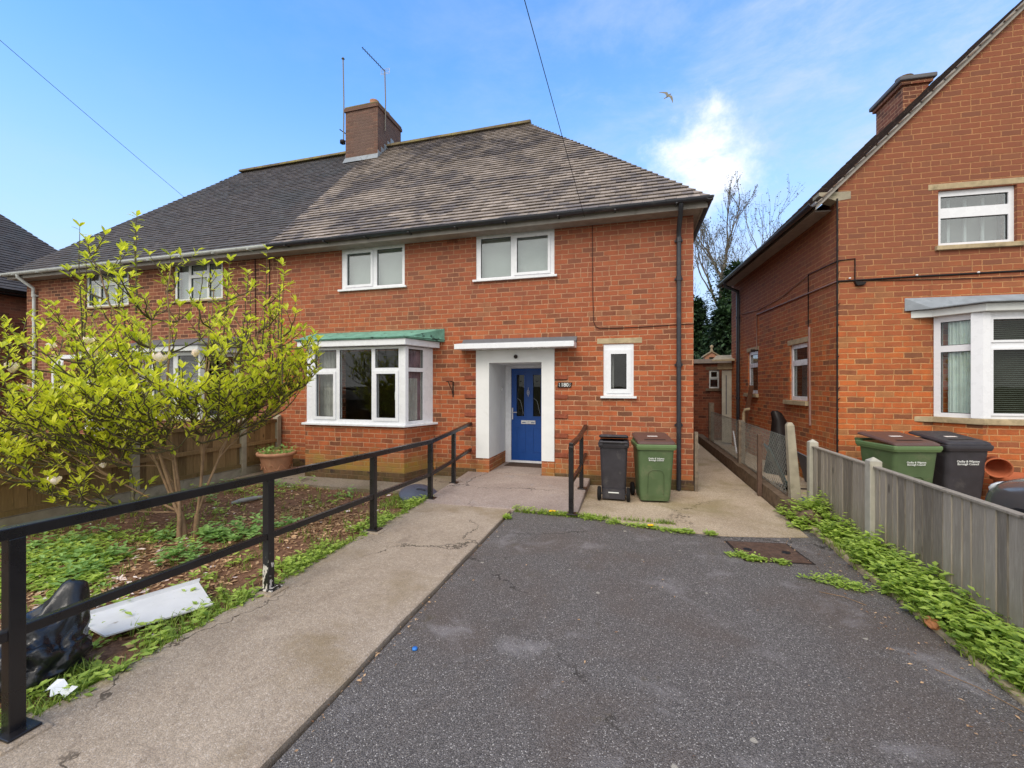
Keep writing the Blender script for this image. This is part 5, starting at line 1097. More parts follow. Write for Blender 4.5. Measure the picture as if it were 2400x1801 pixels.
# ---------------------------------------------------------------- plant pots
t = thing('plant_pot', 'large terracotta pot with leafy plant by the brown fence and house corner', 'plant pot', (-6.46, 6.58, .004))
mb = MB(); mb.lathe([(.001, 0), (.20, 0), (.215, .02), (.285, .31), (.30, .335), (.335, .345), (.345, .375), (.335, .405), (.30, .40), (.29, .36), (.001, .355)], (0, 0, 0), 32); mb.build('pot', M_['terracotta'], t)
mb = MB()
for k in range(5): mb.tube([((.262+.008*math.sin(i*1.2))*math.cos(k*1.25+i*.08), (.262+.008*math.sin(i*1.2))*math.sin(k*1.25+i*.08), .14+.05*math.sin(i*.8)) for i in range(14)], .006, 4)
mb.build('relief_band', M_['terracotta'], t)
mb = MB()
for i in range(260):
    a = R.uniform(0, 2*PI); r = .27*math.sqrt(R.random()); b = Vector((r*math.cos(a), r*math.sin(a), .36)); d = Vector((math.cos(a)*R.random(), math.sin(a)*R.random(), R.uniform(.2, 1.3)))
    p = b+d*R.uniform(.02, .14); mb.leaf2(p, Vector((R.uniform(-1, 1), R.uniform(-1, 1), R.uniform(-.3, .4))), Vector((0, 0, 1)), R.uniform(.05, .09), R.uniform(.03, .05), R.random())
mb.build('foliage', M_['weed_blue'], t)
def pot2(label, loc, rot, r, h):
    t = thing('plant_pot', label, 'plant pot', loc); t.rotation_euler = rot
    mb = MB(); mb.lathe([(.001, 0), (r*.7, 0), (r*.95, h*.85), (r*1.06, h*.86), (r*1.06, h), (r*.95, h), (r*.9, h*.8), (.65*r, .03), (.001, .03)], (0, 0, 0), 26); mb.build('pot', M_['terracotta_orange'], t); return t
pot2('small orange terracotta pot lying on its side on top of the bigger pot', (4.52, 7.0, .66), (rad(97), 0, rad(-24)), .12, .28)
pot2('big orange terracotta pot standing upright behind the dark car bonnet', (4.72, 6.85, 0), (0, 0, 0), .27, .53)

# ---------------------------------------------------------------- cars
def car(label, loc, rz, mat, L_=4.1, W_=1.7, H_=1.46):
    t = thing('parked_car', label, 'car', loc, rz); hw = W_/2
    # nose at +y
    st = [(-L_/2, .38, .80, .74), (-L_/2+.10, .24, .93, .90), (-L_*.3, .20, .98, 1.0), (0, .19, .97, 1.0), (L_*.22, .19, .95, 1.0), (L_*.36, .20, .88, .98), (L_*.45, .23, .78, .92), (L_/2, .33, .60, .70)]
    def ring(y, zb, zt, k):
        w = hw*k; return [(-w*.9, y, zb), (w*.9, y, zb), (w, y, zb+(zt-zb)*.35), (w*.985, y, zb+(zt-zb)*.72), (w*.86, y, zt), (0, y, zt+.02), (-w*.86, y, zt), (-w*.985, y, zb+(zt-zb)*.72), (-w, y, zb+(zt-zb)*.35)]
    mb = MB(); mb.loft([ring(*s) for s in st], True, True); mb.build('body', M_[mat], t, subsurf=2)
    cab = [(-L_*.46, .95, .96, .70), (-L_*.36, .95, H_-.10, .70), (-L_*.18, .95, H_, .70), (L_*.05, .95, H_-.02, .68), (L_*.16, .95, H_-.22, .72), (L_*.27, .93, .97, .82)]
    def cr(y, zb, zt, k): w = hw*k; wb = hw*.90; return [(-wb, y, zb), (wb, y, zb), (w+(wb-w)*.1, y, zb+(zt-zb)*.85), (w*.8, y, zt), (-w*.8, y, zt), (-w-(wb-w)*.1, y, zb+(zt-zb)*.85)]
    mb = MB(); mb.loft([cr(*s) for s in cab], True, True); mb.build('glazing', M_['car_glass_solid'], t)
    mb = MB(); mb.loft([[(-hw*k*.86, y, z), (hw*k*.86, y, z), (hw*k*.78, y, z+.05), (-hw*k*.78, y, z+.05)] for y, z, k in ((-L_*.40, H_-.13, .62), (-L_*.30, H_-.055, .68), (-L_*.15, H_-.02, .68), (L_*.05, H_-.04, .66), (L_*.12, H_-.14, .64))], True, True); mb.build('roof', M_[mat], t)
    for s in (-1, 1):
        for (p0, p1, pr) in (((s*hw*.84, L_*.25, .95), (s*hw*.58, L_*.10, H_-.13), .028), ((s*hw*.88, -L_*.08, .95), (s*hw*.60, -L_*.08, H_-.06), .028), ((s*hw*.82, -L_*.42, .95), (s*hw*.56, -L_*.35, H_-.14), .04)):
            mb = MB(); mb.tube([p0, p1], pr, 6); mb.build('pillar', M_[mat], t)
        mb = MB(); mb.lathe([(.001, -.05), (.06, -.04), (.07, 0), (.05, .05), (.001, .06)], (0, 0, 0), 10, M=Matrix.Translation((s*(hw+.09), L_*.16, .98)) @ Matrix.Diagonal((1.3, .8, 1, 1))); mb.build('mirror', M_[mat], t)
        mb = MB(); mb.lathe([(.001, 0), (.10, .01), (.09, .04), (.001, .06)], (0, 0, 0), 14, M=Matrix.Translation((s*hw*.70, L_*.435, .66)) @ Matrix.Rotation(rad(-70), 4, 'X') @ Matrix.Diagonal((1.5, .8, 1, 1))); mb.build('headlight', M_['lamp_glass'], t)
        for y in (-L_*.31, L_*.31):
            mb = MB(); Mx = Matrix.Translation((s*(hw-.09)-(.1), y, .30)) @ Matrix.Rotation(rad(90), 4, 'Y'); mb.lathe([(.19, 0), (.28, 0), (.30, .03), (.30, .17), (.28, .2), (.19, .2)], (0, 0, 0), 24, M=Mx); wh = mb.build('wheel', M_['tyre'], t)
            mb = MB(); mb.lathe([(.001, .0), (.19, .03), (.19, .17), (.001, .2)], (0, 0, 0), 12, M=Mx); mb.build('rim', M_['alloy'], wh)
    mb = MB(); mb.box(-.26, .26, L_/2-.03, L_/2-.005, .42, .53); mb.build('number_plate', M_['white_ink'], t)
    mb = MB(); mb.box(-.5, .5, L_/2-.06, L_/2-.02, .55, .63); mb.build('grille', M_['gasket'], t)
    return t
plain('car_glass_solid', srgb(34, 38, 42), 0.06, 0.6, var=0.02)
car('dark parked car on the right drive, only its bonnet corner seen above the fence', (4.02, 3.34, 0), rad(-2), 'car_dark', 4.2, 1.75, 1.48)
car('black parked car behind the magnolia on the left drive', (-9.15, 2.75, 0), rad(3), 'car_black', 4.4, 1.8, 1.62)

# ---------------------------------------------------------------- garden odds and ends, drive details
mb = MB(); mb.add([(-3.70, 2.02, .04), (-3.29, 1.955, .028), (-2.995, 2.46, .028), (-3.40, 2.67, .045), (-3.70, 2.03, .068), (-3.405, 2.685, .075)], [(0, 1, 2, 3), (0, 3, 5, 4)])
mb.add([(-3.70, 2.02, .03), (-3.29, 1.955, .018), (-2.995, 2.46, .018), (-3.40, 2.67, .035)], [(3, 2, 1, 0)]); mb.add([(-3.29, 1.955, .028), (-3.29, 1.955, .018), (-2.995, 2.46, .018), (-2.995, 2.46, .028)], [(0, 1, 2, 3)])
solo('white_board', 'white plastic board lying on the soil beside the ramp', 'board', mb, 'panel_white')
def bag():
    import bmesh
    t = thing('rubbish_bag', 'shiny black plastic sack slumped in the garden under the handrail', 'rubbish bag', (-3.27, 1.62, 0))
    bm = bmesh.new(); bmesh.ops.create_icosphere(bm, subdivisions=5, radius=1.0)
    tip = Vector((.22, .45, .86)).normalized()
    for v in bm.verts:
        c = v.co.copy(); n = mnoise.noise(c*1.1+Vector((2, 1, 0)))
        f1 = abs(mnoise.noise(c*1.9+Vector((5, 0, 3)))); f2 = abs(mnoise.noise(c*4.2+Vector((1, 7, 3))))
        k = 1+.22*n+.30*(.35-f1)+.15*(.3-f2)+.05*(.3-abs(mnoise.noise(c*8+Vector((3, 2, 1))))); pk = max(0, c.dot(tip)-.72)/.28
        v.co = Vector((c.x*.20*k+.03*pk, c.y*.24*k+.04*pk, max(-.03, (c.z+.62)*.185*k+.17*pk*pk)))
    me = bpy.data.meshes.new('sack'); bm.to_mesh(me); bm.free(); me.materials.append(M_['bag']); o = bpy.data.objects.new('sack', me); COL.objects.link(o); o.parent = t; o.rotation_euler = (0, 0, .4)
    me.polygons.foreach_set('use_smooth', [True]*len(me.polygons))
    mb = MB(); mb.box(-.012, .012, -.004, .004, -.035, .035, M=Matrix.Translation((.17, -.17, .16)) @ Matrix.Rotation(rad(14), 4, 'Y')); mb.build('label', M_['paper'], t)
bag()
mb = MB(); v = []
for i in range(7):
    x = i*.028; v += [(x, .015*math.sin(i*1.7), .01+.012*math.sin(i*2.1)), (x+.015, .05+.015*math.sin(i), .03+.02*math.sin(i*1.3+1))]
mb.add(v, [(2*i, 2*i+2, 2*i+3, 2*i+1) for i in range(6)]); solo('paper_scrap', 'crumpled white paper scrap at the bottom left edge of the ramp', 'paper', mb, 'paper', (-2.98, 1.50, .03))
t = thing('grey_lid', 'upturned dark grey dish shaped lid lying beside the ramp near the house', 'lid', (-3.05, 5.80, 0), rad(20)); t.rotation_euler = (rad(14), rad(12), rad(20))
mb = MB(); mb.lathe([(.001, .10), (.12, .095), (.25, .06), (.31, .01), (.315, 0), (.30, 0), (.001, .085)], (0, 0, .0), 28); mb.build('shell', M_['slate_blue'], t)
mb = MB(); mb.bar([(-.08, 0, .095), (-.05, 0, .125), (.05, 0, .125), (.08, 0, .095)], .03, .02); mb.build('handle', M_['slate_blue'], t)
t = thing('manhole_cover', 'rusty rectangular manhole cover in the tarmac near the right fence', 'manhole cover', (1.30, 4.77, 0), rad(8))
mb = MB(); mb.box(-.31, .31, -.27, .27, -.03, .0005); mb.build('frame', M_['iron'], t)
mb = MB(); mb.box(-.285, .285, -.245, .245, -.03, .006)
for i in range(11):
    for j in range(9): mb.box(-.255+i*.047, -.225+i*.047, -.215+j*.05, -.185+j*.05, .0061, .009)
mb.build('cover', M_['rust_iron'], t)
for s in (-1, 1):
    mb = MB(); mb.lathe([(.001, .0105), (.038, .0105), (.040, .0095), (.001, .0095)], (s*.17, -.02*s, 0), 14); mb.build('lifting_hole', M_['gasket'], t)
t = thing('kerb_edging', 'row of old concrete edging stones along the right side of the drive', 'kerb', (1.99, 4, 0))
y = .6; k = 0
while y < 5.2:
    mb = MB(); ln = .88; dx = R.uniform(-.012, .012); mb.box(1.955+dx, 2.015+dx, y, y+ln-.02, -.08, .045+R.uniform(-.015, .01)); mb.build('edging_stone', M_['stone'], t, True, bevel=.014); y += ln
lump('brick_fragment', 'broken orange brick lying on the kerb edging among weeds', 'brick', (1.97, 3.55, .045), (.042, .06, .036), 'orange_brick', 9.0)
mb = MB(); mb.lathe([(.001, .012), (.016, .012), (.018, 0), (.001, 0)], (0, 0, 0), 12); solo('bottle_cap', 'bright blue plastic cap on the tarmac beside the ramp', 'bottle cap', mb, 'blue_plastic', (-1.305, 2.41, .0))
mb = MB(); mb.prism([(-2.33, 7.79), (-1.56, 7.77), (-1.58, 8.14), (-2.30, 8.14)], .129, .142); solo('doormat', 'brown doormat in front of the blue door', 'doormat', mb, 'coir')
mb = MB(); mb.tube([(0, 0, 0), (.05, .1, .012), (.12, .30, .01), (.2, .45, .004)], [.02, .032, .03, .012], 6); solo('stone_fragment', 'pale grey stone fragment on the soil behind the handrail', 'stone', mb, 'grey_fur', (-5.45, 4.75, -.01))
# ---------------------------------------------------------------- magnolia
RT = Vector((math.cos(rad(YAW)), math.sin(rad(YAW)), 0)); FW = Vector((-math.sin(rad(YAW)), math.cos(rad(YAW)), 0)); UPV = Vector((0, 0, 1))
def curve(a, b, bend, n=7, wob=0.0, rr=R):
    a, b = Vector(a), Vector(b); pts = []
    for i in range(n+1):
        q = i/n; p = a.lerp(b, q)+Vector(bend)*4*q*(1-q)
        if 0 < i < n: p += Vector((rr.uniform(-1, 1), rr.uniform(-1, 1), rr.uniform(-1, 1)))*wob
        pts.append(p)
    return pts
def magnolia():
    rr = random.Random(23)
    t = thing('magnolia_shrub', 'spreading magnolia with yellow green leaves and a few pink white flowers in the garden bed', 'tree', (-4.83, 3.62, -.03))
    wood, tw, lf = MB(), MB(), MB()
    B = Vector((0, 0, 0)); twigs = []
    def leafy(pts, dens, big, top):
        """leaves along a twig: alternate, pointing up and outwards; a rosette at the tip"""
        n = len(pts)
        for i in range(1, n):
            d = (pts[i]-pts[i-1]); ln = d.length; d.normalize()
            k = max(1, int(ln*dens))
            for j in range(k):
                if rr.random() < .15: continue
                p = pts[i-1].lerp(pts[i], rr.random()); a = rr.uniform(0, 2*PI)
                side = d.cross(Vector((math.cos(a), math.sin(a), .3)))
                if side.length < .05: continue
                ld = (d*rr.uniform(.3, 1.0)+side.normalized()*rr.uniform(.5, 1.0)+UPV*rr.uniform(-.15, .45))
                L = rr.uniform(.042, .095)*big
                lf.leaf(p, ld, UPV, L, L*rr.uniform(.24, .36), min(1, max(0, rr.gauss(.50, .28)+(.18 if top else 0))))
        for j in range(rr.randint(4, 6)):
            a = rr.uniform(0, 2*PI); ld = d*rr.uniform(.5, 1.2)+Vector((math.cos(a), math.sin(a), .35))*rr.uniform(.5, 1); L = rr.uniform(.065, .12)*big
            lf.leaf(pts[-1], ld, UPV, L, L*rr.uniform(.28, .38), min(1, max(0, rr.gauss(.72, .24))))
    # main limbs: (right, forward, up) end points relative to the base
    limbs = [(-1.25, .2, 2.5, .026), (-2.0, -.35, 1.75, .019), (-1.15, .75, 2.55, .022), (-.72, -.25, 2.95, .030), (-.42, .35, 3.15, .030), (-.15, -.35, 2.7, .022), (.02, .45, 2.85, .026), (.34, -.1, 2.6, .024), (.66, .4, 2.65, .024), (1.02, .15, 2.25, .022), (-1.5, -.6, 1.95, .017), (.85, -.4, 2.1, .016), (-2.1, .4, 2.1, .018), (1.18, .5, 2.05, .015), (-1.75, -.1, 1.2, .014), (-1.2, -.5, .85, .010), (-2.2, -.1, 1.35, .013), (-1.7, .5, 2.35, .016), (-.95, .1, 2.0, .016), (-.5, -.6, 1.9, .014), (.3, .7, 2.2, .014), (-1.9, -.3, .95, .010), (-.3, -.5, 1.45, .012), (.38, -.35, 1.6, .012), (.62, .15, 1.7, .012), (-.65, -.6, 1.25, .012), (-.95, -.35, 1.55, .012), (.08, -.6, 1.4, .011), (-1.35, .45, 1.25, .012), (.9, .5, 1.75, .011)]
    done = []
    forks = [Vector((-.06, 0, .26)), Vector((.12, .06, .24)), Vector((-.01, -.04, .22))]
    wood.tube([B+Vector((-.01, 0, -.08)), B+Vector((-.02, 0, .10)), forks[0]], [.046, .038, .034], 8)
    wood.tube([B+Vector((.09, .07, -.08)), B+Vector((.09, .07, .08)), forks[1]], [.036, .030, .027], 8)
    wood.tube([B+Vector((.0, -.06, -.06)), forks[2]], [.028, .022], 7)
    for i, (r, f, u, w) in enumerate(limbs):
        tip = RT*r+FW*f+UPV*u; st = forks[1] if r > .0 else (forks[0] if i % 4 else forks[2])
        if i >= 9 and u > 1.0:   # later limbs fork off an earlier one on the same side
            st = min((q for L0 in done for q in L0[2:5]), key=lambda q: (q-st.lerp(tip, .38)).length)
        flat = Vector((tip.x, tip.y, 0)); bend = flat*.05+Vector((rr.uniform(-.05, .05), rr.uniform(-.05, .05), 0))
        if u < 1.4: bend -= UPV*.10
        pts = curve(st, tip, bend, 8, .024, rr); done.append(pts); wood.tube(pts, [w*.62*(1-.70*k/8) for k in range(9)], 7)
    # second-order branches
        for k in range(2 if i >= 9 else 3, 9):
            for rep in range(3 if k < 6 and u > 1.2 else 2 if k < 8 else 1):
                if rr.random() < .12: continue
                p = pts[k]; out_ = Vector((p.x, p.y, 0)); out_ = out_.normalized() if out_.length > .05 else Vector((1, 0, 0))
                a = rr.uniform(-1.5, 1.5); od = Vector((out_.x*math.cos(a)-out_.y*math.sin(a), out_.x*math.sin(a)+out_.y*math.cos(a), 0))
                ln = rr.uniform(.35, .85)*(1.05-.05*k); e = p+od*ln*rr.uniform(.45, .9)+UPV*ln*rr.uniform(.12, .75)
                e.z = max(.50 if e.dot(RT) < -.6 else .55+.62*max(0, e.dot(RT)+.6), e.z)
                # keep the crown to its own outline
                q = e.dot(RT)
                if q > 1.25: e -= RT*(q-1.25)
                bp = curve(p, e, od*ln*.06-UPV*ln*.07, 5, .012, rr); tw.tube(bp, [.011, .010, .008, .007, .006, .004], 5)
                leafy(bp, 27, .95, False)
                for m_ in range(rr.randint(2, 3)):
                    j = rr.randint(2, 5); a2 = rr.uniform(0, 2*PI); ln2 = rr.uniform(.14, .38)
                    e2 = bp[j]+Vector((math.cos(a2)*.55, math.sin(a2)*.55, rr.uniform(.3, 1.0)))*ln2
                    tp = curve(bp[j], e2, (0, 0, -.01), 3, .006, rr); tw.tube(tp, [.006, .005, .004, .003], 4); leafy(tp, 29, rr.uniform(.85, 1.15), True)
    # long upright shoots above the crown
    for (r, f, z0, z1) in ((-1.22, .1, 2.1, 3.5), (-.69, .2, 2.6, 3.66), (-.58, .05, 2.5, 3.45), (-.92, -.2, 2.1, 3.05), (-.38, -.3, 2.2, 3.1), (-.05, .3, 2.2, 3.12), (.22, .3, 2.1, 3.18), (.5, .2, 1.9, 3.0), (.66, .35, 2.0, 3.32), (.99, .15, 1.7, 3.08), (-1.45, .3, 1.8, 2.8), (.1, .6, 2.2, 3.0), (-1.8, .1, 1.5, 2.45), (1.13, -.05, 1.7, 2.92), (.38, .6, 2.0, 2.95), (.82, .3, 1.8, 2.7), (-2.05, -.1, 1.5, 2.2)):
        a = RT*r+FW*f+UPV*z0; b = RT*(r+rr.uniform(-.06, .1))+FW*f+UPV*z1
        pts = curve(a, b, (rr.uniform(-.04, .04), 0, 0), 9, .008, rr); tw.tube(pts, [.010-.0075*k/9 for k in range(10)], 5)
        for i in range(1, 10):
            for s in range(3):
                p = pts[i].lerp(pts[i-1], rr.random()); aa = rr.uniform(0, 2*PI); L = rr.uniform(.045, .085)*(1.0 if i < 7 else 1.2)
                lf.leaf(p, Vector((math.cos(aa), math.sin(aa), rr.uniform(.35, .9))), UPV, L, L*.36, min(1, max(0, rr.gauss(.6, .2))))
        for j in range(4):
            aa = rr.uniform(0, 2*PI); L = rr.uniform(.07, .11); lf.leaf(pts[-1], Vector((math.cos(aa), math.sin(aa), 1.1)), UPV, L, L*.42, rr.uniform(.5, .95))
    wood.build('trunk', M_['bark'], t); tw.build('branches', M_['twig_bark'], t); lf.build('crown', M_['magnolia_leaf'], t)
    # flowers: cups of petals
    for k, (r, f, u, op, s) in enumerate(((-1.52, -.35, 1.82, .35, 1.25), (-.57, -.45, 1.98, .3, 1.05), (.14, -.5, 1.92, .9, 1.2), (.42, -.4, 1.98, .25, .9), (-.78, -.3, 2.12, .8, .9), (-1.26, -.2, 2.08, .5, .8), (-1.26, -.75, 1.38, .3, 1.0), (-.78, -.62, .72, 1.0, .9), (-1.92, .1, 1.62, .8, 1.0), (-.62, -.3, .82, .4, .6), (.06, .1, 1.3, .5, .7))):
        c = RT*r+FW*f+UPV*u; fm = MB(); ax = Vector((rr.uniform(-.2, .2), rr.uniform(-.2, .2), 1)).normalized(); op = min(op, .55)
        for j in range(7):
            a = j*2*PI/7+rr.uniform(-.15, .15); h = Vector((math.cos(a), math.sin(a), 0)); L = rr.uniform(.07, .11)*s; rows = []
            for q in (0, .35, .7, 1.0):
                o = op*math.sin(q*1.9)*.055*s+q*q*op*.03*s; wdt = (.010, .024, .024, .005)[(0, .35, .7, 1.0).index(q)]*s; tg = Vector((-h.y, h.x, 0))
                cc = c+ax*L*q*(1-.25*op*q)+h*(o+rr.uniform(-.006, .008)+.012*s*math.sin(q*3)); rows += [cc-tg*wdt, cc+h*.006*s, cc+tg*wdt]
            fm.add(rows, [(i*3+m, i*3+m+1, (i+1)*3+m+1, (i+1)*3+m) for i in range(3) for m in range(2)], smooth=True)
        fm.build('flower', M_['petal'], t)
magnolia()

# ---------------------------------------------------------------- trees behind the houses
def evergreen(label, base, h, w, seed, group, lean=0.0, dens=1.0):
    rr = random.Random(seed); t = thing('evergreen_tree', label, 'tree', base, group=group)
    tr = MB(); tr.tube([(0, 0, 0), (lean*.5, 0, h*.5), (lean, 0, h*.92)], [.22, .15, .03], 8)
    lf = MB()
    clumps = []
    for i in range(int(150*dens)):
        q = rr.random()**.8; z = h*(.08+.92*q); rad_ = w*(1.02-q)**.62*(.75+.35*rr.random()); a = rr.uniform(0, 2*PI); r = rad_*math.sqrt(rr.uniform(.25, 1))
        c = Vector((r*math.cos(a)+lean*q, r*math.sin(a), z)); clumps.append((c, rr.uniform(.32, .62)*(1.1-.5*q), rr.random()))
        if i % 3 == 0: tr.tube([(lean*q, 0, z-.2), c], [.035, .01], 4)
    for (c, s, tn) in clumps:
        for k in range(70):
            d = Vector((rr.gauss(0, 1), rr.gauss(0, 1), rr.gauss(0, .7))); d.normalize(); p = c+d*s*rr.uniform(.25, 1.0)
            L = rr.uniform(.16, .32); lf.leaf2(p, d+Vector((0, 0, -.35)), UPV, L, L*.42, min(1, max(0, tn*.6+rr.uniform(-.2, .45))))
    tr.build('trunk', M_['bark_dark'], t); lf.build('crown', M_['dark_needle'], t); return t
GT = 'dark evergreens behind the passage'
evergreen('tall dark evergreen right of the ivy trunk, its side hidden by the right house', (4.6, 21.5, 0), 7.0, 1.6, 4, GT)
evergreen('dark evergreen close beside the house corner with ragged outline', (3.0, 22.5, 0), 5.8, 1.4, 9, GT)
evergreen('low broad evergreen filling the gap just above the outhouse roof', (3.7, 19.2, 0), 4.6, 1.5, 12, GT, dens=.8)
evergreen('mid height evergreen tucked against the right house rear corner', (5.5, 23.4, 0), 6.6, 1.5, 15, GT)

def bare(label, base, h, seed, spread, ivy=0.0, levels=5, first=.42, blen=None):
    rr = random.Random(seed); t = thing('bare_tree', label, 'tree', base, group='bare trees behind the houses')
    tr, bd, iv = MB(), MB(), MB()
    def grow(p, d, ln, w, lev):
        n = 4; pts = [p]; q = d.copy()
        for i in range(n):
            q = (q+Vector((rr.uniform(-.16, .16), rr.uniform(-.16, .16), rr.uniform(-.02, .12)))).normalized(); pts.append(pts[-1]+q*ln/n)
        tr.tube(pts, [w*(1-.4*i/n) for i in range(n+1)], 6 if lev > 2 else 4)
        if lev <= 1:
            for k in range(5):
                c = pts[rr.randint(1, n)]+Vector((rr.uniform(-.05, .05), rr.uniform(-.05, .05), rr.uniform(-.05, .05))); L = rr.uniform(.05, .11)
                bd.leaf2(c, Vector((rr.uniform(-1, 1), rr.uniform(-1, 1), rr.uniform(-.6, .8))), UPV, L, L*.6, rr.random())
        if lev == 0: return
        for k in range(2 if lev < levels else 3):
            a = rr.uniform(0, 2*PI); sp = rr.uniform(.35, .8)*spread; s = Vector((math.cos(a), math.sin(a), 0))
            j = rr.randint(2 if lev < levels or not blen else 3, n); l2 = blen/.7 if blen and lev == levels else ln; grow(pts[j], (q+s*sp+Vector((0, 0, .12))).normalized(), l2*rr.uniform(.58, .82), w*.55, lev-1)
        grow(pts[-1], (q+Vector((rr.uniform(-.2, .2), rr.uniform(-.2, .2), .1))).normalized(), (blen if blen and lev == levels else ln*.74), w*.58, lev-1)
    grow(Vector((0, 0, 0)), Vector((.02, 0, 1)), h*first, h*.011, levels)
    tr.build('trunk', M_['bark_dark'], t); bd.build('crown', M_['bud_leaf'], t)
    if ivy:
        for k in range(1500):
            z = ivy*rr.random()**1.3; a = rr.uniform(0, 2*PI); r = .16+.20*rr.random()*(1.2-z/ivy); L = rr.uniform(.07, .13)
            iv.leaf2(Vector((r*math.cos(a), r*math.sin(a), z)), Vector((math.cos(a), math.sin(a), rr.uniform(-.6, .4))), UPV, L, L*.9, rr.random())
        iv.build('ivy', M_['ivy'], t)
    return t
bare('bare twiggy tree with ivy climbing its trunk in the gap beside the house', (3.98, 23.6, 0), 12.6, 5, .9, 8.0, first=.60, blen=1.8)
bare('bare tree right of the ivy clad one, rising over the right house eaves', (6.3, 25.5, 0), 9.2, 31, 1.0)
bare('bare treetop showing above the right hip of the main roof', (2.0, 27.0, 0), 10.4, 44, 1.0)

# ---------------------------------------------------------------- weeds, grass, litter
def weeds(name, label, n, place, mat, hmin, hmax, lmin, lmax, seed, per=(4, 8)):
    rr = random.Random(seed); mb = MB()
    for i in range(n):
        p = place(rr)
        if p is None: continue
        x, y, z, k = p; h = rr.uniform(hmin, hmax)*k; base = Vector((x, y, z)); lean = Vector((rr.uniform(-.35, .35), rr.uniform(-.35, .35), 1)); tn = rr.random()
        for j in range(rr.randint(*per)):
            a = rr.uniform(0, 2*PI); q = rr.uniform(.25, 1.0); c = base+lean*h*q+Vector((rr.uniform(-.03, .03), rr.uniform(-.03, .03), 0)); L = rr.uniform(lmin, lmax)*(1.15-.35*q)
            mb.leaf2(c, Vector((math.cos(a), math.sin(a), rr.uniform(-.15, .55))), UPV, L, L*rr.uniform(.45, .7), min(1, max(0, tn*.4+q*.4+rr.uniform(-.15, .25))))
    return tag(mb.build(name, M_[mat]), label, name.replace('_', ' '), kind='stuff')
def fence_strip(rr):
    y = rr.uniform(1.2, 6.3); x = 2.0+.24*rr.random()**.8
    if y > 5.5: x = rr.uniform(1.88, 2.3)
    dn = mnoise.noise(Vector((y*2.1, 3, 0)))
    if rr.random() > .72+.7*dn: return None
    return (x+(-.05 if rr.random() < .2 else 0), y, .0, max(.15, .62+.9*dn+.35*(x-2.0)/.24))
weeds('weeds', 'leafy green weeds growing in the strip between kerb and grey fence', 2600, fence_strip, 'weed_leaf', .05, .32, .035, .09, 3, (6, 11))
def clump(cx, cy, rx, ry): 
    def f(rr):
        a = rr.uniform(0, 2*PI); r = math.sqrt(rr.random()); x, y = cx+rx*r*math.cos(a), cy+ry*r*math.sin(a)
        return (x, y, soil_z(x, y), 1.25-.8*r)
    return f
def mixp(fs, ws):
    def f(rr):
        return rr.choices(fs, ws)[0](rr)
    return f
def patchy(x0, x1, y0, y1, thr, sc=1.1, off=0.0):
    def f(rr):
        x, y = rr.uniform(x0, x1), rr.uniform(y0, y1)
        if mnoise.noise(Vector((x*sc+off, y*sc, 4)))+.35*mnoise.noise(Vector((x*4, y*4, 1))) < thr: return None
        return (x, y, soil_z(x, y), 1)
    return f
def edge_strip(rr):
    y = rr.uniform(1.2, 5.7); d = rr.random()**2*.32
    if mnoise.noise(Vector((y*1.9, 7, 0))) < -.12 and d > .05: return None
    return (-2.84-d+.03, y, -.02, 1.0-.5*d)
def blob(cx, cy, r, thr=-.05):
    def f(rr):
        a = rr.uniform(0, 2*PI); q = math.sqrt(rr.random()); x, y = cx+r*q*math.cos(a), cy+r*q*math.sin(a)
        if not (-6.8 < x < -2.88) or mnoise.noise(Vector((x*2.3, y*2.3, 9)))-.55*q+.25 < thr: return None
        return (x, y, soil_z(x, y), 1.2-.8*q)
    return f
weeds('ground_cover', 'bluish green ivy and weeds clumped around the magnolia foot', 700, mixp([blob(-4.55, 3.25, .55), blob(-4.05, 3.85, .55), blob(-4.75, 2.75, .6), blob(-5.6, 5.8, .6), blob(-6.2, 5.0, .7), blob(-4.1, 5.85, .4), blob(-5.6, 2.9, .7)], [4, 3, 2, .9, 1.0, .6, 1.5]), 'weed_blue', .03, .26, .05, .10, 5, (5, 9))
weeds('weeds', 'patchy light green weeds spread over the garden bed', 3000, mixp([patchy(-6.8, -3.0, .6, 3.4, .10, 1.6), patchy(-6.8, -3.9, 2.6, 5.8, .22, 1.6), blob(-5.0, 2.1, 1.0, -.2), blob(-5.2, 2.8, .9, -.2), edge_strip], [3.0, 1.4, 2.2, 2.2, 1.7]), 'weed_leaf', .015, .13, .035, .085, 6, (3, 7))
def wsp(label, pts, seed, n):
    def f(rr):
        i = rr.randrange(len(pts)); x, y, r, z = pts[i]; a = rr.uniform(0, 2*PI); q = r*math.sqrt(rr.random()); return (x+q*math.cos(a), y+q*.45*math.sin(a), z, 1.1-.6*q/r)
    return weeds('weeds', label, n, f, 'weed_leaf', .02, .075, .02, .045, seed, (4, 8))
wsp('tufts of weeds along the joint between tarmac and concrete', [(-1.46, 5.50, .13, .0), (-1.30, 5.47, .14, .0), (-1.15, 5.44, .10, 0), (-.98, 5.42, .12, 0), (-.82, 5.41, .09, 0), (-.58, 5.40, .15, 0), (-.45, 5.36, .12, 0), (-.2, 5.28, .10, 0), (.05, 5.22, .12, 0), (.22, 5.19, .10, 0), (.45, 5.14, .10, 0), (.6, 5.14, .08, 0), (.85, 5.13, .05, 0), (1.12, 4.52, .10, 0), (1.0, 4.56, .10, 0), (1.35, 4.5, .06, 0), (1.6, 4.2, .2, 0), (1.75, 4.1, .14, 0), (-1.49, 5.1, .03, 0)], 8, 620)
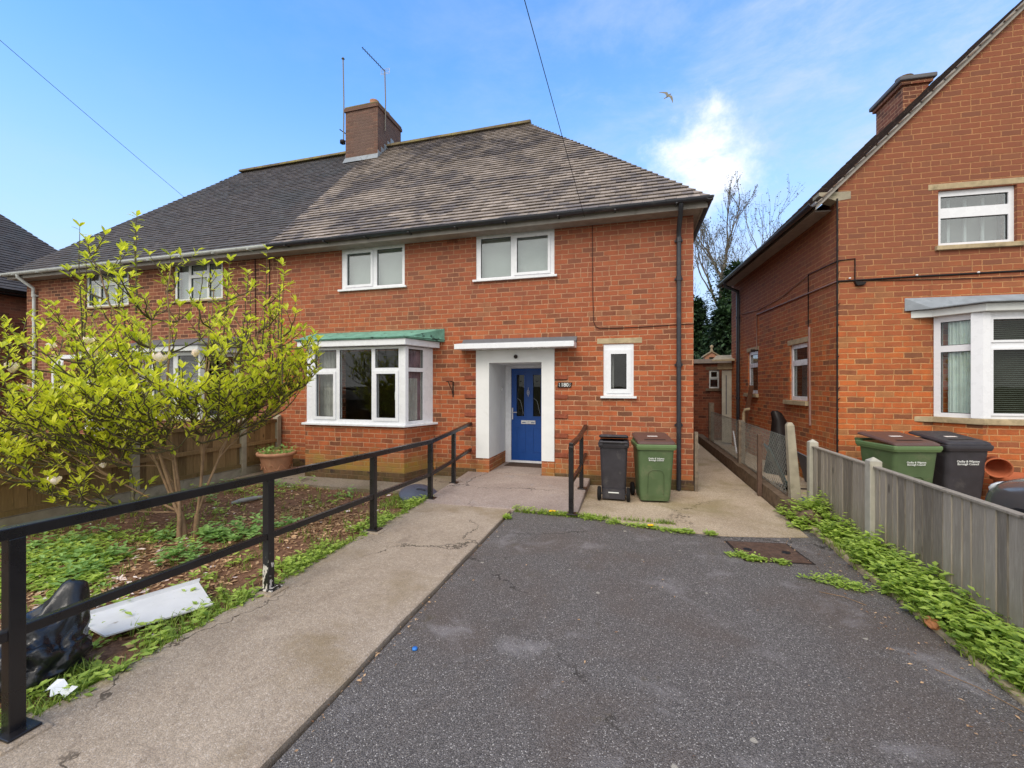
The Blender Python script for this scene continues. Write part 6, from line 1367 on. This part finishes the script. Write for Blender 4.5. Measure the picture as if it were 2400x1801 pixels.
def blades(name, label, n, place, seed, h0=.03, h1=.11):
    rr = random.Random(seed); mb = MB()
    for i in range(n):
        p = place(rr)
        if p is None: continue
        x, y, z, k = p
        for j in range(5):
            a = rr.uniform(0, 2*PI); h = rr.uniform(h0, h1)*k; b = Vector((x+rr.uniform(-.02, .02), y+rr.uniform(-.02, .02), z)); l = Vector((math.cos(a), math.sin(a), 0)); s = Vector((-l.y, l.x, 0))*.0035
            mb.add([b-s, b+s, b+l*h*.3+Vector((0, 0, h*.7))+s*.7, b+l*h*.3+Vector((0, 0, h*.7))-s*.7, b+l*h*.75+Vector((0, 0, h*.95))], [(0, 1, 2, 3), (3, 2, 4)], rr.random())
    return tag(mb.build(name, M_['grass_blade']), label, 'grass', kind='stuff')
allbed = patchy(-6.8, -2.9, .6, 5.9, -2)
blades('grass', 'fringe of grass along the left edge of the ramp and in the joints', 2600, mixp([edge_strip, lambda rr: (rr.uniform(-1.48, .5), rr.uniform(5.37, 5.44)-.0*rr.random(), 0, .6), lambda rr: (rr.uniform(1.95, 2.2), rr.uniform(1.2, 5.3), .0, 1.3), clump(-3.2, 5.6, .35, .4), allbed], [4, .8, 3.0, 1, 2.5]), 11)
# fallen petals, dry leaves, chips
def flakes(name, label, cat, n, place, mat, s0, s1, seed, flat=.25, asp=.45):
    rr = random.Random(seed); mb = MB()
    for i in range(n):
        p = place(rr)
        if p is None: continue
        x, y, z, k = p; a = rr.uniform(0, 2*PI); L = rr.uniform(s0, s1); mb.leaf2(Vector((x, y, z+.008+.01*rr.random())), Vector((math.cos(a), math.sin(a), rr.uniform(-flat, flat))), UPV+Vector((rr.uniform(-.5, .5), rr.uniform(-.5, .5), 0)), L, L*asp*rr.uniform(.6, 1.3), rr.random())
    return tag(mb.build(name, M_[mat]), label, cat, kind='stuff')
allbed = patchy(-6.8, -2.9, .6, 5.9, -2)
flakes('petals', 'fallen pale magnolia petals scattered on the soil', 'petals', 420, mixp([allbed, clump(-4.6, 2.6, 1.1, 1.0), clump(-4.3, 2.4, .9, .25)], [2, 3, 2]), 'petal', .035, .10, 13)
flakes('dead_leaves', 'brown dead leaves and petals littering the garden bed', 'leaf litter', 7500, mixp([allbed, clump(-4.5, 2.6, 1.3, .9), clump(-3.9, 4.4, .8, .7)], [3, 2, 1.2]), 'litter_leaf', .02, .075, 14)
flakes('wood_chips', 'pile of dry brown plant stalks and chips on the soil', 'chippings', 1500, clump(-3.95, 4.5, .55, .42), 'straw', .03, .09, 15, .6, .16)
flakes('dead_leaves', 'dry debris lying along the tarmac edges', 'leaf litter', 420, mixp([lambda rr: (rr.uniform(1.55, 1.95), rr.uniform(1.5, 5.2), 0, 1), lambda rr: (rr.uniform(-1.52, -1.44), rr.uniform(1.2, 5.4), 0, 1), lambda rr: (rr.uniform(-1.4, 1.8), rr.uniform(1.3, 5.2), -.004, 1)], [3, 1.5, 1]), 'litter_leaf', .008, .03, 16)
mb = MB()
for (x, y) in ((-.99, 5.425), (-.95, 5.43), (-1.0, 5.41), (.20, 5.17), (.23, 5.18)): mb.lathe([(.001, .055), (.018, .05), (.02, .04), (.001, .035)], (x, y, 0), 9)
tag(mb.build('dandelions', M_['flower_yellow']), 'small yellow dandelion heads in the tarmac joint', 'flowers', kind='stuff')
mb = MB(); rr = random.Random(77)
for i in range(60):
    x, y = rr.uniform(-6.6, -3.0), rr.uniform(1.2, 5.6); a = rr.uniform(0, PI); L = rr.uniform(.06, .3); z = soil_z(x, y)+.012
    mb.tube([(x, y, z), (x+L*.5*math.cos(a), y+L*.5*math.sin(a), z+.015), (x+L*math.cos(a+.2), y+L*math.sin(a+.2), z)], .003, 4)
for (pts) in ([(1.45, 3.95, .004), (1.6, 3.90, .006), (1.70, 3.80, .004)], [(1.70, 3.05, .004), (1.82, 2.92, .008), (1.93, 2.72, .006)]): mb.tube(pts, .0022, 4)
tag(mb.build('twigs', M_['straw']), 'thin dry twigs and stalks scattered on soil and tarmac', 'twigs', kind='stuff')
